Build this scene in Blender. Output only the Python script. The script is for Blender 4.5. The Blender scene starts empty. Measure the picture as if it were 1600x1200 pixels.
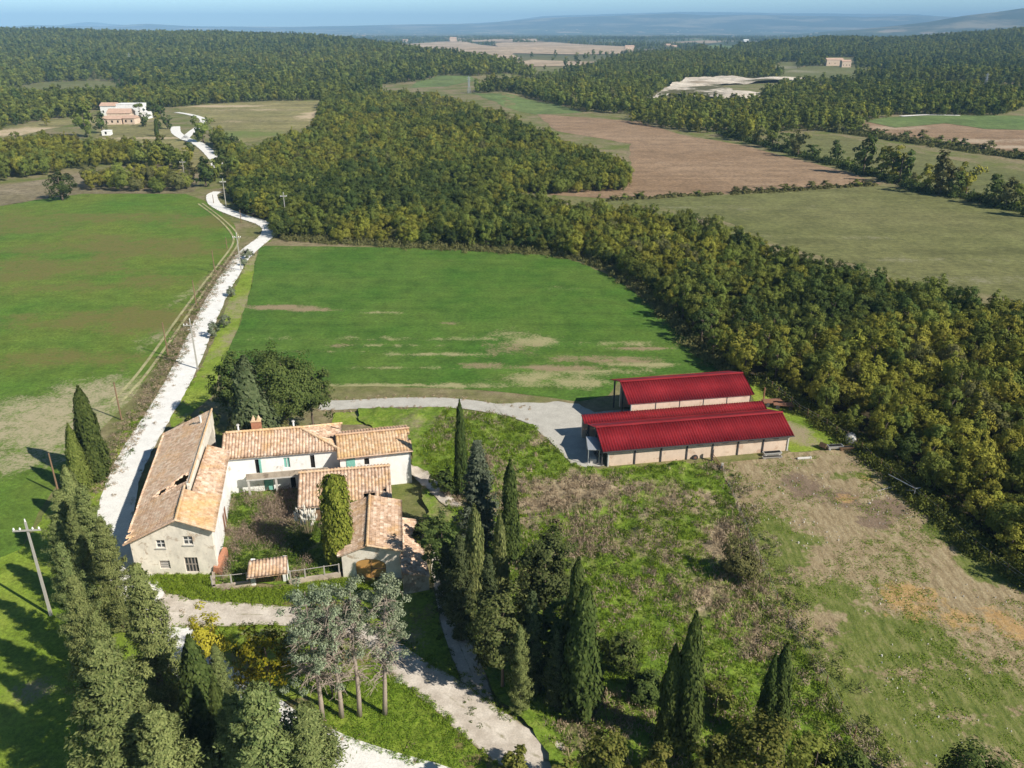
import bpy, bmesh, math, random
import numpy as np
from mathutils import Vector, Matrix
from mathutils.geometry import delaunay_2d_cdt
random.seed(7); RNG = np.random.default_rng(11)
sc = bpy.context.scene
COL = sc.collection
R = math.radians

# ------------------------------------------------------------------ camera
F_PX, H_CAM = 1280.0, 55.0
PITCH = math.atan(555 / F_PX)
cam_d = bpy.data.cameras.new("camera"); cam = bpy.data.objects.new("camera", cam_d); COL.objects.link(cam)
cam.location = (0, 0, H_CAM); cam.rotation_euler = (math.pi / 2 - PITCH, 0, 0)
cam_d.sensor_width = 36; cam_d.lens = 36 * F_PX / 1600; cam_d.clip_start = 1; cam_d.clip_end = 80000
sc.camera = cam
# ------------------------------------------------------------------ light
SUN_EL = R(38.5); SUN_H = Vector((0.846, -0.532, 0)).normalized()
SUN_DIR = Vector((SUN_H.x * math.cos(SUN_EL), SUN_H.y * math.cos(SUN_EL), math.sin(SUN_EL)))
world = bpy.data.worlds.new("World"); sc.world = world; world.use_nodes = True
wn = world.node_tree; bg = wn.nodes["Background"]
sky = wn.nodes.new("ShaderNodeTexSky"); sky.sky_type = 'NISHITA'; sky.sun_disc = False
_tc = wn.nodes.new('ShaderNodeTexCoord'); _ad = wn.nodes.new('ShaderNodeVectorMath'); _ad.inputs[1].default_value = (0, 0, .02); _nm = wn.nodes.new('ShaderNodeVectorMath'); _nm.operation = 'NORMALIZE'
wn.links.new(_tc.outputs['Generated'], _ad.inputs[0]); wn.links.new(_ad.outputs[0], _nm.inputs[0]); wn.links.new(_nm.outputs[0], sky.inputs[0])
sky.sun_elevation = SUN_EL; sky.sun_rotation = math.atan2(SUN_H.x, SUN_H.y)
sky.altitude = 300; sky.air_density = 1.0; sky.dust_density = 0.3; sky.ozone_density = 2.0
_tn = wn.nodes.new('ShaderNodeMix'); _tn.data_type = 'RGBA'; _tn.blend_type = 'MULTIPLY'; _tn.inputs[0].default_value = 1; _tn.inputs[7].default_value = (.84, 1.0, 1.06, 1)
wn.links.new(sky.outputs[0], _tn.inputs[6]); _sz = wn.nodes.new('ShaderNodeSeparateXYZ'); wn.links.new(_tc.outputs['Generated'], _sz.inputs[0])
_mr = wn.nodes.new('ShaderNodeMapRange'); _mr.inputs[1].default_value = .04; _mr.inputs[2].default_value = .35; _mr.inputs[3].default_value = 1.38; _mr.inputs[4].default_value = .42; wn.links.new(_sz.outputs[2], _mr.inputs[0])
_ms = wn.nodes.new('ShaderNodeMath'); _ms.operation = 'MULTIPLY'; _ms.inputs[1].default_value = 0.11; wn.links.new(_mr.outputs[0], _ms.inputs[0]); wn.links.new(_ms.outputs[0], bg.inputs[1])
wn.links.new(_tn.outputs[2], bg.inputs[0]); bg.inputs[1].default_value = 0.10
sun_d = bpy.data.lights.new("sun", 'SUN'); sun_d.energy = 5.0; sun_d.angle = R(0.53); sun_d.color = (1, 0.95, 0.86)
sun = bpy.data.objects.new("sun", sun_d); COL.objects.link(sun)
sun.rotation_euler = (-SUN_DIR).to_track_quat('-Z', 'Y').to_euler()
sc.view_settings.view_transform = 'Standard'; sc.view_settings.look = 'None'
sc.view_settings.exposure = 0.36; sc.view_settings.gamma = 1.0
cy = sc.cycles
cy.max_bounces = 5; cy.diffuse_bounces = 2; cy.glossy_bounces = 1; cy.transmission_bounces = 2; cy.volume_bounces = 0; cy.transparent_max_bounces = 4
cy.use_denoising = True
HAZE_DENSITY = 1.0e-4

# ------------------------------------------------------------------ numeric helpers
def vnoise(x, y, seed=0):
    x = np.asarray(x, float); y = np.asarray(y, float)
    xi = np.floor(x).astype(np.int64); yi = np.floor(y).astype(np.int64)
    fx = x - xi; fy = y - yi; fx = fx * fx * (3 - 2 * fx); fy = fy * fy * (3 - 2 * fy)
    def h(a, b):
        n = (a * 374761393 + b * 668265263 + seed * 974634777) & 0xffffffff
        n = ((n ^ (n >> 13)) * 1274126177) & 0xffffffff
        return ((n ^ (n >> 16)) & 0xffff) / 65535.0
    return (h(xi, yi) * (1 - fx) + h(xi + 1, yi) * fx) * (1 - fy) + (h(xi, yi + 1) * (1 - fx) + h(xi + 1, yi + 1) * fx) * fy
def fbm(x, y, seed=0, oct=4):
    s = 0; a = 0.5; t = 0
    for i in range(oct):
        s = s + a * vnoise(x * 2 ** i, y * 2 ** i, seed + i); t += a; a *= 0.5
    return s / t
def sstep(a, b, x):
    t = np.clip((x - a) / (b - a), 0, 1); return t * t * (3 - 2 * t)
SP, CP = math.sin(PITCH), math.cos(PITCH)
def u_of(x, y):                                  # bearing expressed as image column at the horizon
    return 800 + F_PX * 1.09 * x / np.maximum(y, 1)
def top_z(v, D):
    return H_CAM - D * np.tan(PITCH - np.arctan((600 - v) / F_PX))
LR_U = [-600, 0, 100, 200, 330, 420, 480, 560, 640, 720, 790, 840]
LR_V = [44, 47, 49, 52, 52, 55, 57, 64, 75, 85, 95, 110]
LR_D = [2200, 2200, 2200, 2200, 2200, 2200, 2100, 1900, 1600, 1350, 1150, 1100]
RH_U = [1080, 1130, 1200, 1270, 1310, 1400, 1500, 1600, 2000]
RH_V = [96, 82, 72, 64, 60, 61, 54, 46, 36]
DM_U = [1180, 1250, 1340, 1400, 1450, 1500, 1540, 1570, 1590, 1620, 1800, 2400]
DM_V = [58, 52, 46, 40, 34, 25, 20, 16, 13, 13, 10, 8]
BM_U = [-700, 0, 50, 160, 230, 300, 450, 560, 640, 750, 850, 950, 1050, 1100, 1180, 1250, 1300, 1350, 1420, 1500, 2300]
BM_V = [42, 43, 39, 41, 37, 41, 42, 40, 38, 37, 28, 25, 21, 24, 23, 25, 25, 27, 24, 27, 26]
PM_U = [-700, 80, 140, 220, 500, 560, 640, 780, 850, 950, 1060, 1200, 1300, 1430, 1480, 1600, 2300]
PM_V = [44, 41, 34, 41, 42, 40, 41, 34, 25, 22, 18, 20, 21, 22, 27, 26, 25]
def hz(x, y):
    x = np.asarray(x, float); y = np.asarray(y, float)
    u = u_of(x, y)
    z = np.zeros(np.broadcast(x, y).shape)
    D = np.interp(u, LR_U, LR_D); zt = np.maximum(top_z(np.interp(u, LR_U, LR_V), D) - 9, 0) * (1 - sstep(800, 850, u))
    z = np.maximum(z, zt * sstep(D * 0.42, D, y) * (1 - sstep(D * 1.02, D * 1.5, y)))
    zt = np.maximum(top_z(np.interp(u, RH_U, RH_V), 2400) - 9, 0) * sstep(1080, 1200, u)
    z = np.maximum(z, zt * sstep(1150, 2400, y) * (1 - sstep(2450, 3500, y)))
    z = z + 9 * np.exp(-((u - 1060) / 90) ** 2 - ((y - 1500) / 250) ** 2) + 13 * np.exp(-((u - 1200) / 120) ** 2 - ((y - 2050) / 260) ** 2)
    z = z + 12 * (fbm(x / 500 + 7, y / 500, 3, 3) - 0.42) * sstep(1900, 3000, y) * (1 - sstep(5000, 7000, y)) * 1.6
    for U, V, D, f0 in ((DM_U, DM_V, 8000, 5600), (BM_U, BM_V, 15500, 9800), (PM_U, PM_V, 22500, 19000)):
        zt = np.maximum(top_z(np.interp(u, U, V), D), 0)
        n = 0.8 + 0.4 * fbm(x / D * 14, y / D * 9, 5, 4)
        e = sstep(f0, D, y)
        z = np.maximum(z, zt * (e * e + (e - e * e) * (n - 0.5)) * (1 - 0.6 * sstep(D, D * 1.2, y)) * np.where(U is DM_U, sstep(1180, 1300, u), 1))
    return z
T_MARCH = np.geomspace(25, 24000, 5000)
def G(u, v, zoff=0.0):
    """the point of the ground (raised by zoff) seen at a photograph position"""
    cx = (u - 800) / F_PX; cyy = (600 - v) / F_PX
    X = T_MARCH * cx; Y = T_MARCH * (CP + cyy * SP); Z = H_CAM - T_MARCH * (SP - cyy * CP)
    d = SP - cyy * CP
    if d > 0:
        t = (H_CAM - zoff) / d
        if t * (CP + cyy * SP) < 800: return (t * cx, t * (CP + cyy * SP))
    hit = np.nonzero(Z < hz(X, Y) + zoff)[0]
    i = hit[0] if len(hit) else len(X) - 1
    return (X[i], Y[i])
def HGT(base, top):                              # height of a thing standing at base whose top shows at top
    x, y = G(*base); t = y / (CP + (600 - top[1]) / F_PX * SP)
    return H_CAM - t * (SP - (600 - top[1]) / F_PX * CP)
def WID(base, px):                               # metres across of px photograph pixels at base
    x, y = G(*base); return px / F_PX * (y * CP + H_CAM * SP)
def inside(poly, x, y):
    c = np.zeros(np.shape(x), bool); n = len(poly)
    for i in range(n):
        x0, y0 = poly[i]; x1, y1 = poly[(i + 1) % n]
        if y0 == y1: continue
        c ^= ((y0 > y) != (y1 > y)) & (x < (x1 - x0) * (y - y0) / (y1 - y0) + x0)
    return c

# ------------------------------------------------------------------ object helpers
def mesh_np(name, V, Fq, mats=(), uv=None, smooth=False, attr=None):
    V = np.asarray(V, np.float32); Fq = np.asarray(Fq, np.int32); k = Fq.shape[1]
    me = bpy.data.meshes.new(name)
    me.vertices.add(len(V)); me.vertices.foreach_set('co', V.ravel())
    me.loops.add(Fq.size); me.loops.foreach_set('vertex_index', Fq.ravel())
    me.polygons.add(len(Fq)); me.polygons.foreach_set('loop_start', np.arange(0, Fq.size, k, dtype=np.int32))
    me.polygons.foreach_set('loop_total', np.full(len(Fq), k, np.int32))
    if smooth: me.polygons.foreach_set('use_smooth', np.ones(len(Fq), bool))
    if uv is not None:
        l = me.uv_layers.new(name='UVMap'); l.data.foreach_set('uv', np.asarray(uv, np.float32)[Fq.ravel()].ravel())
    if attr is not None:
        a = me.color_attributes.new('mask', 'FLOAT_COLOR', 'POINT')
        c = np.ones((len(V), 4), np.float32); c[:, :attr.shape[1]] = attr; a.data.foreach_set('color', c.ravel())
    me.update(calc_edges=True)
    for m in mats: me.materials.append(m)
    return me
class MB:
    def __init__(s): s.v = []; s.f = []
    def add(s, V, Fs):
        n = len(s.v); s.v += [tuple(p) for p in V]; s.f += [tuple(i + n for i in f) for f in Fs]
    def box(s, x0, x1, y0, y1, z0, z1, M=None):
        V = [Vector((x, y, z)) for z in (z0, z1) for x, y in ((x0, y0), (x1, y0), (x1, y1), (x0, y1))]
        if M is not None: V = [M @ p for p in V]
        s.add(V, [(3, 2, 1, 0), (4, 5, 6, 7), (0, 1, 5, 4), (1, 2, 6, 5), (2, 3, 7, 6), (3, 0, 4, 7)])
    def prism(s, bottom, top):
        n = len(bottom)
        s.add(list(bottom) + list(top), [tuple(range(n))[::-1], tuple(range(n, 2 * n))] + [(i, (i + 1) % n, n + (i + 1) % n, n + i) for i in range(n)])
    def tube(s, pts, rad, n=7, cap=True):
        pts = [Vector(p) for p in pts]; rings = []
        for i, p in enumerate(pts):
            d = (pts[min(i + 1, len(pts) - 1)] - pts[max(i - 1, 0)]).normalized()
            a = d.orthogonal().normalized() if i == 0 else (rings_a - d * rings_a.dot(d)).normalized()
            rings_a = a; b = d.cross(a); r = rad[i] if hasattr(rad, '__len__') else rad
            rings.append([p + (a * math.cos(2 * math.pi * k / n) + b * math.sin(2 * math.pi * k / n)) * r for k in range(n)])
        V = [q for r_ in rings for q in r_]
        Fs = [(i * n + k, i * n + (k + 1) % n, (i + 1) * n + (k + 1) % n, (i + 1) * n + k) for i in range(len(pts) - 1) for k in range(n)]
        if cap: Fs += [tuple(range(n))[::-1], tuple((len(pts) - 1) * n + k for k in range(n))]
        s.add(V, Fs)
    def mesh(s, name, mat, smooth=False):
        me = bpy.data.meshes.new(name); me.from_pydata(s.v, [], s.f); me.materials.append(mat)
        if smooth: me.polygons.foreach_set('use_smooth', [True] * len(me.polygons))
        me.update(); return me
    def obj(s, name, mat, parent=None, smooth=False):
        return add(name, s.mesh(name, mat, smooth), parent)
def add(name, me, parent=None):
    o = bpy.data.objects.new(name, me); COL.objects.link(o)
    if parent: o.parent = parent
    return o
def tag(o, label=None, cat=None, group=None, kind=None):
    if label: o['label'] = label
    if cat: o['category'] = cat
    if group: o['group'] = group
    if kind: o['kind'] = kind
    return o
def thing(name, label, cat, loc=(0, 0, 0), rz=0, group=None):
    o = add(name, None); o.location = loc; o.rotation_euler = (0, 0, rz); o.empty_display_size = 0.5
    return tag(o, label, cat, group)

# ------------------------------------------------------------------ materials
class NT:
    def __init__(s, name):
        s.m = bpy.data.materials.new(name); s.m.use_nodes = True; s.t = s.m.node_tree; s.n = s.t.nodes
        s.b = s.n['Principled BSDF']; s.b.inputs['Roughness'].default_value = 0.95; s.b.inputs['Specular IOR Level'].default_value = 0.15
        s.co = s.n.new('ShaderNodeTexCoord').outputs['Object']
    def l(s, a, b): s.t.links.new(a, b)
    def noise(s, scale, detail=3, rough=0.55, stretch=None, rz=0, off=0, co=None, dist=0):
        c = co or s.co
        if stretch or rz or off:
            mp = s.n.new('ShaderNodeMapping'); mp.inputs['Location'].default_value = (off, off * 1.7, 0)
            mp.inputs['Rotation'].default_value = (0, 0, rz)
            mp.inputs['Scale'].default_value = stretch or (1, 1, 1); s.l(c, mp.inputs[0]); c = mp.outputs[0]
        t = s.n.new('ShaderNodeTexNoise'); t.inputs['Scale'].default_value = scale; t.inputs['Detail'].default_value = detail
        t.inputs['Roughness'].default_value = rough; t.inputs['Distortion'].default_value = dist
        s.l(c, t.inputs['Vector']); return t.outputs[0]
    def ramp(s, fac, stops, interp='LINEAR'):
        r = s.n.new('ShaderNodeValToRGB'); r.color_ramp.interpolation = interp; e = r.color_ramp.elements
        while len(e) < len(stops): e.new(0.5)
        for i, (p, c) in enumerate(stops):
            e[i].position = p; e[i].color = (c, c, c, 1) if isinstance(c, (int, float)) else (*c, 1)
        s.l(fac, r.inputs[0]); return r.outputs[0]
    def mix(s, fac, a, b, mode='MIX'):
        m = s.n.new('ShaderNodeMix'); m.data_type = 'RGBA'; m.blend_type = mode
        for i, x in ((0, fac), (6, a), (7, b)):
            if isinstance(x, (int, float)): m.inputs[i].default_value = x if i == 0 else (x, x, x, 1)
            elif isinstance(x, tuple): m.inputs[i].default_value = (*x, 1)
            else: s.l(x, m.inputs[i])
        return m.outputs[2]
    def math(s, op, a, b=None):
        m = s.n.new('ShaderNodeMath'); m.operation = op
        for i, x in ((0, a), (1, b)):
            if x is None: continue
            if isinstance(x, (int, float)): m.inputs[i].default_value = x
            else: s.l(x, m.inputs[i])
        return m.outputs[0]
    def mask(s):
        a = s.n.new('ShaderNodeAttribute'); a.attribute_name = 'mask'
        sp = s.n.new('ShaderNodeSeparateColor'); s.l(a.outputs['Color'], sp.inputs[0]); return sp.outputs
    def out(s, color, bump=None, strength=0.5, dist=0.1):
        if isinstance(color, tuple): s.b.inputs['Base Color'].default_value = (*color, 1)
        else: s.l(color, s.b.inputs['Base Color'])
        if bump is not None:
            b = s.n.new('ShaderNodeBump'); b.inputs['Strength'].default_value = strength; b.inputs['Distance'].default_value = dist
            s.l(bump, b.inputs['Height']); s.l(b.outputs[0], s.b.inputs['Normal'])
        return s.m
def plain(name, c, rough=0.8, var=0.25, scale=3.0, metal=0):
    m = NT(name); n = m.noise(scale, 4, 0.6)
    m.b.inputs['Roughness'].default_value = rough; m.b.inputs['Metallic'].default_value = metal
    return m.out(m.mix(n, tuple(x * (1 - var) for x in c), tuple(min(1, x * (1 + var)) for x in c)), n, 0.25, 0.02)
def leaf(name, c1, c2, trans=0.26, vary=0.26):
    m = NT(name); n = m.n; n.remove(m.b)
    g = n.new('ShaderNodeNewGeometry'); oi = n.new('ShaderNodeObjectInfo')
    c = m.mix(g.outputs['Random Per Island'], c1, c2)
    v = m.math('MULTIPLY_ADD', oi.outputs['Random'], vary * 2); v.node.inputs[2].default_value = 1 - vary
    hsv = n.new('ShaderNodeHueSaturation'); m.l(c, hsv.inputs['Color']); m.l(v, hsv.inputs['Value'])
    hv = m.math('MULTIPLY_ADD', m.math('FRACT', m.math('MULTIPLY', oi.outputs['Random'], 37.3)), 0.024); hv.node.inputs[2].default_value = 0.488
    m.l(hv, hsv.inputs['Hue'])
    d = n.new('ShaderNodeBsdfDiffuse'); t = n.new('ShaderNodeBsdfTranslucent'); mx = n.new('ShaderNodeMixShader'); mx.inputs[0].default_value = trans
    m.l(hsv.outputs[0], d.inputs[0]); m.l(hsv.outputs[0], t.inputs[0]); m.l(d.outputs[0], mx.inputs[1]); m.l(t.outputs[0], mx.inputs[2])
    m.l(mx.outputs[0], n['Material Output'].inputs[0]); return m.m
LEAF = {
    'dark green': leaf('leaf_dark_green', (.060, .090, .024), (.118, .152, .042)),
    'olive green': leaf('leaf_olive_green', (.125, .155, .03), (.225, .248, .056)),
    'yellow green': leaf('leaf_yellow_green', (.20, .205, .034), (.33, .315, .055)),
    'brownish green': leaf('leaf_brownish_green', (.125, .13, .045), (.21, .20, .075)),
}
HUES = list(LEAF)
M_CYP = leaf('cypress_leaf', (.045, .068, .017), (.11, .14, .038), .15, .12)
M_CYPY = leaf('cypress_leaf_light', (.10, .125, .026), (.19, .21, .05), .15, .12)
M_LEY = leaf('conifer_leaf', (.10, .13, .04), (.26, .285, .10), .15, .12)
M_FIR = leaf('silver_leaf', (.12, .148, .08), (.335, .375, .235), .12, .12)
M_OLIVE = leaf('olive_leaf', (.13, .15, .08), (.24, .26, .16), .15, .2)
M_YEL = leaf('yellow_leaf', (.38, .32, .03), (.62, .52, .07), .35, .12)
M_YELG = leaf('yellow_dark_leaf', (.06, .085, .012), (.34, .27, .02), .3, .12)
M_CLIMB = leaf('climber_leaf', (.12, .16, .022), (.27, .30, .05), .25, .1)
M_TWIG = leaf('twig', (.17, .125, .085), (.36, .28, .2), .05, .15)
M_STRAW = leaf('dry_stalk', (.26, .2, .12), (.5, .4, .26), .1, .2)
M_PLUME = leaf('plume', (.75, .68, .55), (.9, .85, .74), .3, .05)
M_WEED = leaf('weed_leaf', (.07, .11, .02), (.15, .2, .03), .3, .2)
M_GRASSB = leaf('grass_blade', (.13, .21, .018), (.26, .35, .04), .3, .1)
M_BARK = plain('bark', (.16, .12, .09), .95, .4, 6)
M_BARKG = plain('bark_grey', (.36, .29, .23), .95, .35, 6)

def field_mat(name, c1, c2, dry, bare, fine=1.6, big=.035, stripe=None, bump=.35):
    m = NT(name); k = m.mask()
    n1 = m.noise(big, 4, .6); n2 = m.noise(fine, 3, .7); n3 = m.noise(fine * 6, 2, .6, off=3)
    c = m.mix(m.ramp(n1, [(.35, 0), (.65, 1)]), c1, c2)
    c = m.mix(.6, c, m.ramp(m.noise(fine * .16, 4, .7, off=17), [(.34, .62), (.62, 1.18)]), 'MULTIPLY'); c = m.mix(.8, c, m.ramp(n2, [(.3, .58), (.7, 1.32)]), 'MULTIPLY'); c = m.mix(.55, c, m.ramp(n3, [(.32, .6), (.68, 1.35)]), 'MULTIPLY')
    if stripe:
        s = m.noise(1, 3, .6, stretch=stripe[0], rz=stripe[1]); c = m.mix(stripe[2], c, m.ramp(s, [(.36, .55), (.62, 1.35)]), 'MULTIPLY')
    rag = m.math('SUBTRACT', m.mix(.5, m.noise(fine * .22, 5, .72, off=9, dist=.6), m.noise(fine * 1.4, 4, .7, off=13)), .5)
    def th(x): return m.ramp(m.math('ADD', x, m.math('MULTIPLY', rag, 2.6)), [(.34, 0), (.78, 1)])
    c = m.mix(th(k[0]), c, m.mix(n3, tuple(x * .55 for x in dry), tuple(x * 1.35 for x in dry)))
    c = m.mix(th(k[1]), c, m.mix(n2, tuple(x * .75 for x in bare), tuple(x * 1.2 for x in bare)))
    return m.out(c, m.mix(.5, n2, n3), bump, .25)
M_FIELDL = field_mat('left_field', (.095, .185, .022), (.15, .20, .03), (.42, .36, .22), (.165, .155, .042), stripe=((.02, .6, 1), .35, .12))
M_FIELDM = field_mat('middle_field', (.068, .152, .018), (.11, .182, .028), (.36, .33, .16), (.3, .23, .13), big=.06, stripe=((.03, .5, 1), .05, .2))
M_PALE = field_mat('pale_field', (.145, .155, .05), (.185, .18, .07), (.29, .265, .165), (.2, .16, .095), fine=.6, big=.012, stripe=((.006, .12, 1), -.12, .2))
M_BROWN = field_mat('ploughed', (.27, .175, .10), (.345, .235, .145), (.47, .36, .25), (.22, .14, .08), fine=.7, big=.012, stripe=((.006, .22, 1), .02, .22))
M_STUB = field_mat('stubble', (.24, .22, .085), (.29, .25, .11), (.54, .42, .27), (.16, .2, .05), fine=.35, big=.02, stripe=((.006, .05, 1), .1, .4))
M_SCRUB = field_mat('scrub', (.2, .17, .09), (.26, .21, .13), (.36, .3, .2), (.18, .13, .1), fine=.5, big=.03)
M_LAWN = field_mat('lawn', (.18, .275, .024), (.29, .355, .05), (.36, .3, .18), (.26, .19, .1), fine=2.5, big=.12, bump=.8)
M_STRAWG = field_mat('dry_wheel_line', (.36, .34, .16), (.46, .42, .22), (.2, .24, .06), (.3, .25, .14), fine=1.2)
M_TAN = field_mat('tan_far', (.42, .31, .2), (.5, .38, .26), (.3, .25, .12), (.3, .25, .12), fine=.05, big=.004)
M_GREENF = field_mat('green_far', (.13, .19, .055), (.17, .21, .07), (.36, .3, .2), (.3, .2, .13), fine=.2, big=.01)
def gravel(name, a, b):
    m = NT(name); n = m.noise(.6, 4, .65); n2 = m.noise(7, 3, .7); k = m.mask()
    c = m.mix(m.ramp(n, [(.35, 0), (.7, 1)]), a, b); c = m.mix(.6, c, m.ramp(n2, [(.3, .7), (.7, 1.2)]), 'MULTIPLY')
    w = m.ramp(m.math('ADD', k[0], m.math('MULTIPLY', m.math('SUBTRACT', m.noise(.9, 4, .7), .5), 1.2)), [(.35, 0), (.7, 1)])
    c = m.mix(w, c, (.24, .21, .11)); return m.out(c, n2, .5, .05)
M_ROAD = gravel('white_gravel', (.78, .75, .69), (.90, .87, .81))
M_GRAV = gravel('gravel', (.50, .43, .35), (.74, .66, .56))
M_YARD = gravel('yard_gravel', (.46, .43, .37), (.56, .53, .46))
def meadow_mat():
    m = NT('rough_meadow'); k = m.mask()
    n1 = m.noise(.11, 5, .65, dist=.6); n2 = m.noise(.5, 4, .7, off=5, dist=.5); n3 = m.noise(3.5, 3, .7, off=2)
    g = m.ramp(n2, [(.3, (.085, .14, .016)), (.5, (.155, .235, .025)), (.68, (.24, .285, .055))])
    d = m.ramp(m.noise(.8, 4, .7, off=11), [(.3, (.18, .135, .085)), (.5, (.31, .24, .145)), (.68, (.45, .36, .23))])
    f = m.ramp(m.math('ADD', m.math('MULTIPLY', n1, .9), m.math('MULTIPLY', k[0], .26)), [(.5, 0), (.62, 1)])
    c = m.mix(f, g, d); c = m.mix(.7, c, m.ramp(n3, [(.3, .55), (.7, 1.35)]), 'MULTIPLY')
    return m.out(c, m.mix(.5, n3, n2), .8, .3)
M_MEADOW = meadow_mat()
def paddock_mat():
    m = NT('paddock_earth'); k = m.mask(); a = -.95
    n1 = m.noise(1, 5, .65, stretch=(.3, .06, 1), rz=a); n2 = m.noise(1, 4, .7, stretch=(1.6, .5, 1), rz=a, off=4); n3 = m.noise(5, 3, .7, off=2)
    soil = m.ramp(n2, [(.3, (.215, .16, .085)), (.5, (.32, .245, .14)), (.7, (.43, .35, .21))])
    grass = m.ramp(n2, [(.3, (.075, .11, .018)), (.5, (.15, .175, .04)), (.7, (.25, .235, .09))])
    def th(x, w=1.0, lo=.42, hi=.62): return m.ramp(m.math('ADD', x, m.math('MULTIPLY', m.math('SUBTRACT', n1, .5), w)), [(lo, 0), (hi, 1)])
    n4 = m.noise(.9, 5, .75, off=21); n1 = m.mix(.55, n1, n4)
    c = m.mix(th(m.math('ADD', k[0], .3), 2.8), soil, grass)
    c = m.mix(m.math('MULTIPLY', th(k[1], 2.2), .75), c, (.19, .13, .095))
    c = m.mix(m.math('MULTIPLY', th(k[2], 2.2), .8), c, m.mix(n2, (.36, .2, .07), (.58, .38, .17)))
    c = m.mix(.65, c, m.ramp(n3, [(.3, .62), (.7, 1.3)]), 'MULTIPLY')
    return m.out(c, m.mix(.5, n3, n2), .7, .2)
M_PADD = paddock_mat()
def ground_mat():
    m = NT('open_ground'); n1 = m.noise(.05, 5, .65); n2 = m.noise(.6, 4, .7, off=3); n3 = m.noise(4, 3, .7)
    near = m.mix(m.ramp(n1, [(.4, 0), (.6, 1)]), m.ramp(n2, [(.3, (.09, .12, .025)), (.7, (.19, .2, .055))]), m.ramp(n2, [(.3, (.17, .13, .07)), (.7, (.34, .28, .16))]))
    near = m.mix(.6, near, m.ramp(n3, [(.3, .6), (.7, 1.3)]), 'MULTIPLY')
    v = m.n.new('ShaderNodeTexVoronoi'); v.inputs['Scale'].default_value = 1; v.inputs['Randomness'].default_value = .9
    mp = m.n.new('ShaderNodeMapping'); mp.inputs['Scale'].default_value = (.0035, .0022, 0); m.l(m.co, mp.inputs[0]); m.l(mp.outputs[0], v.inputs['Vector'])
    sep = m.n.new('ShaderNodeSeparateColor'); m.l(v.outputs['Color'], sep.inputs[0])
    far = m.ramp(sep.outputs[0], [(0, (.06, .075, .03)), (.3, (.09, .10, .04)), (.45, (.2, .17, .1)), (.6, (.36, .27, .18)), (.75, (.13, .16, .06)), (.9, (.28, .22, .14))], 'CONSTANT')
    wood = m.ramp(m.noise(.0016, 5, .6, off=2), [(.48, 0), (.52, 1)])
    far = m.mix(wood, far, m.ramp(m.noise(.02, 3, .7), [(.3, (.035, .045, .018)), (.7, (.08, .09, .035))]))
    sx = m.n.new('ShaderNodeSeparateXYZ'); m.l(m.co, sx.inputs[0])
    f = m.n.new('ShaderNodeMapRange'); f.inputs[1].default_value = 1300; f.inputs[2].default_value = 2400; m.l(sx.outputs[1], f.inputs[0])
    # high ground is wooded
    hi = m.n.new('ShaderNodeMapRange'); hi.inputs[1].default_value = 25; hi.inputs[2].default_value = 60; m.l(sx.outputs[2], hi.inputs[0])
    hw = m.ramp(m.noise(.0009, 5, .7, off=6), [(.50, (.04, .052, .024)), (.6, (.26, .22, .14))])
    far = m.mix(hi.outputs[0], far, hw)
    return m.out(m.mix(f.outputs[0], near, far), n3, .3, .2)
M_GROUND = ground_mat()
M_WFLOOR = field_mat('woodland_floor', (.055, .045, .025), (.085, .065, .035), (.2, .15, .1), (.1, .08, .05))
M_QUARRY = field_mat('quarry_rock', (.58, .49, .38), (.76, .67, .55), (.12, .11, .05), (.34, .27, .19), fine=.15, big=.03, bump=.8)

# ------------------------------------------------------------------ the ground
def build_ground():
    ang = np.concatenate([np.linspace(-115, -46, 60)[:-1], np.linspace(-46, 46, 620), np.linspace(46, 115, 60)[1:]]) * math.pi / 180
    rad = np.concatenate([[3, 12], np.geomspace(20, 27000, 280)])
    A, D = np.meshgrid(ang, rad); X = D * np.sin(A); Y = D * np.cos(A)
    Z = np.where(Y > 5, hz(X, np.maximum(Y, 5)), 0) * np.where(np.abs(A) > 1.35, 0, 1)
    na, nr = len(ang), len(rad)
    i, j = np.meshgrid(np.arange(nr - 1), np.arange(na - 1), indexing='ij'); q = (i * na + j).ravel()
    Fq = np.stack([q, q + 1, q + na + 1, q + na], 1)[:, ::-1]
    o = add('ground', mesh_np('ground', np.stack([X.ravel(), Y.ravel(), Z.ravel()], 1), Fq, [M_GROUND], smooth=True))
    tag(o, kind='structure'); return o
build_ground()
def lift(x, y, layer):
    d = np.hypot(x, y); return layer * (0.012 + d * 0.0001 + np.maximum(d - 850, 0) * 0.0009)
def blob_mask(P, blobs):
    """three soft masks from (channel, u, v, radius across, radius along sight, strength) in photograph positions and metres"""
    m = np.zeros((len(P), 3), np.float32)
    nz = fbm(P[:, 0] / 6, P[:, 1] / 6, 21, 4) - .5
    for ch, u, v, rx, ry, s in blobs:
        x, y = G(u, v); d = np.hypot((P[:, 0] - x) / rx, (P[:, 1] - y) / ry) + nz * 1.1
        m[:, ch] = np.maximum(m[:, ch], s * (1 - sstep(.1, 1.35, d)))
    return m
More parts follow.
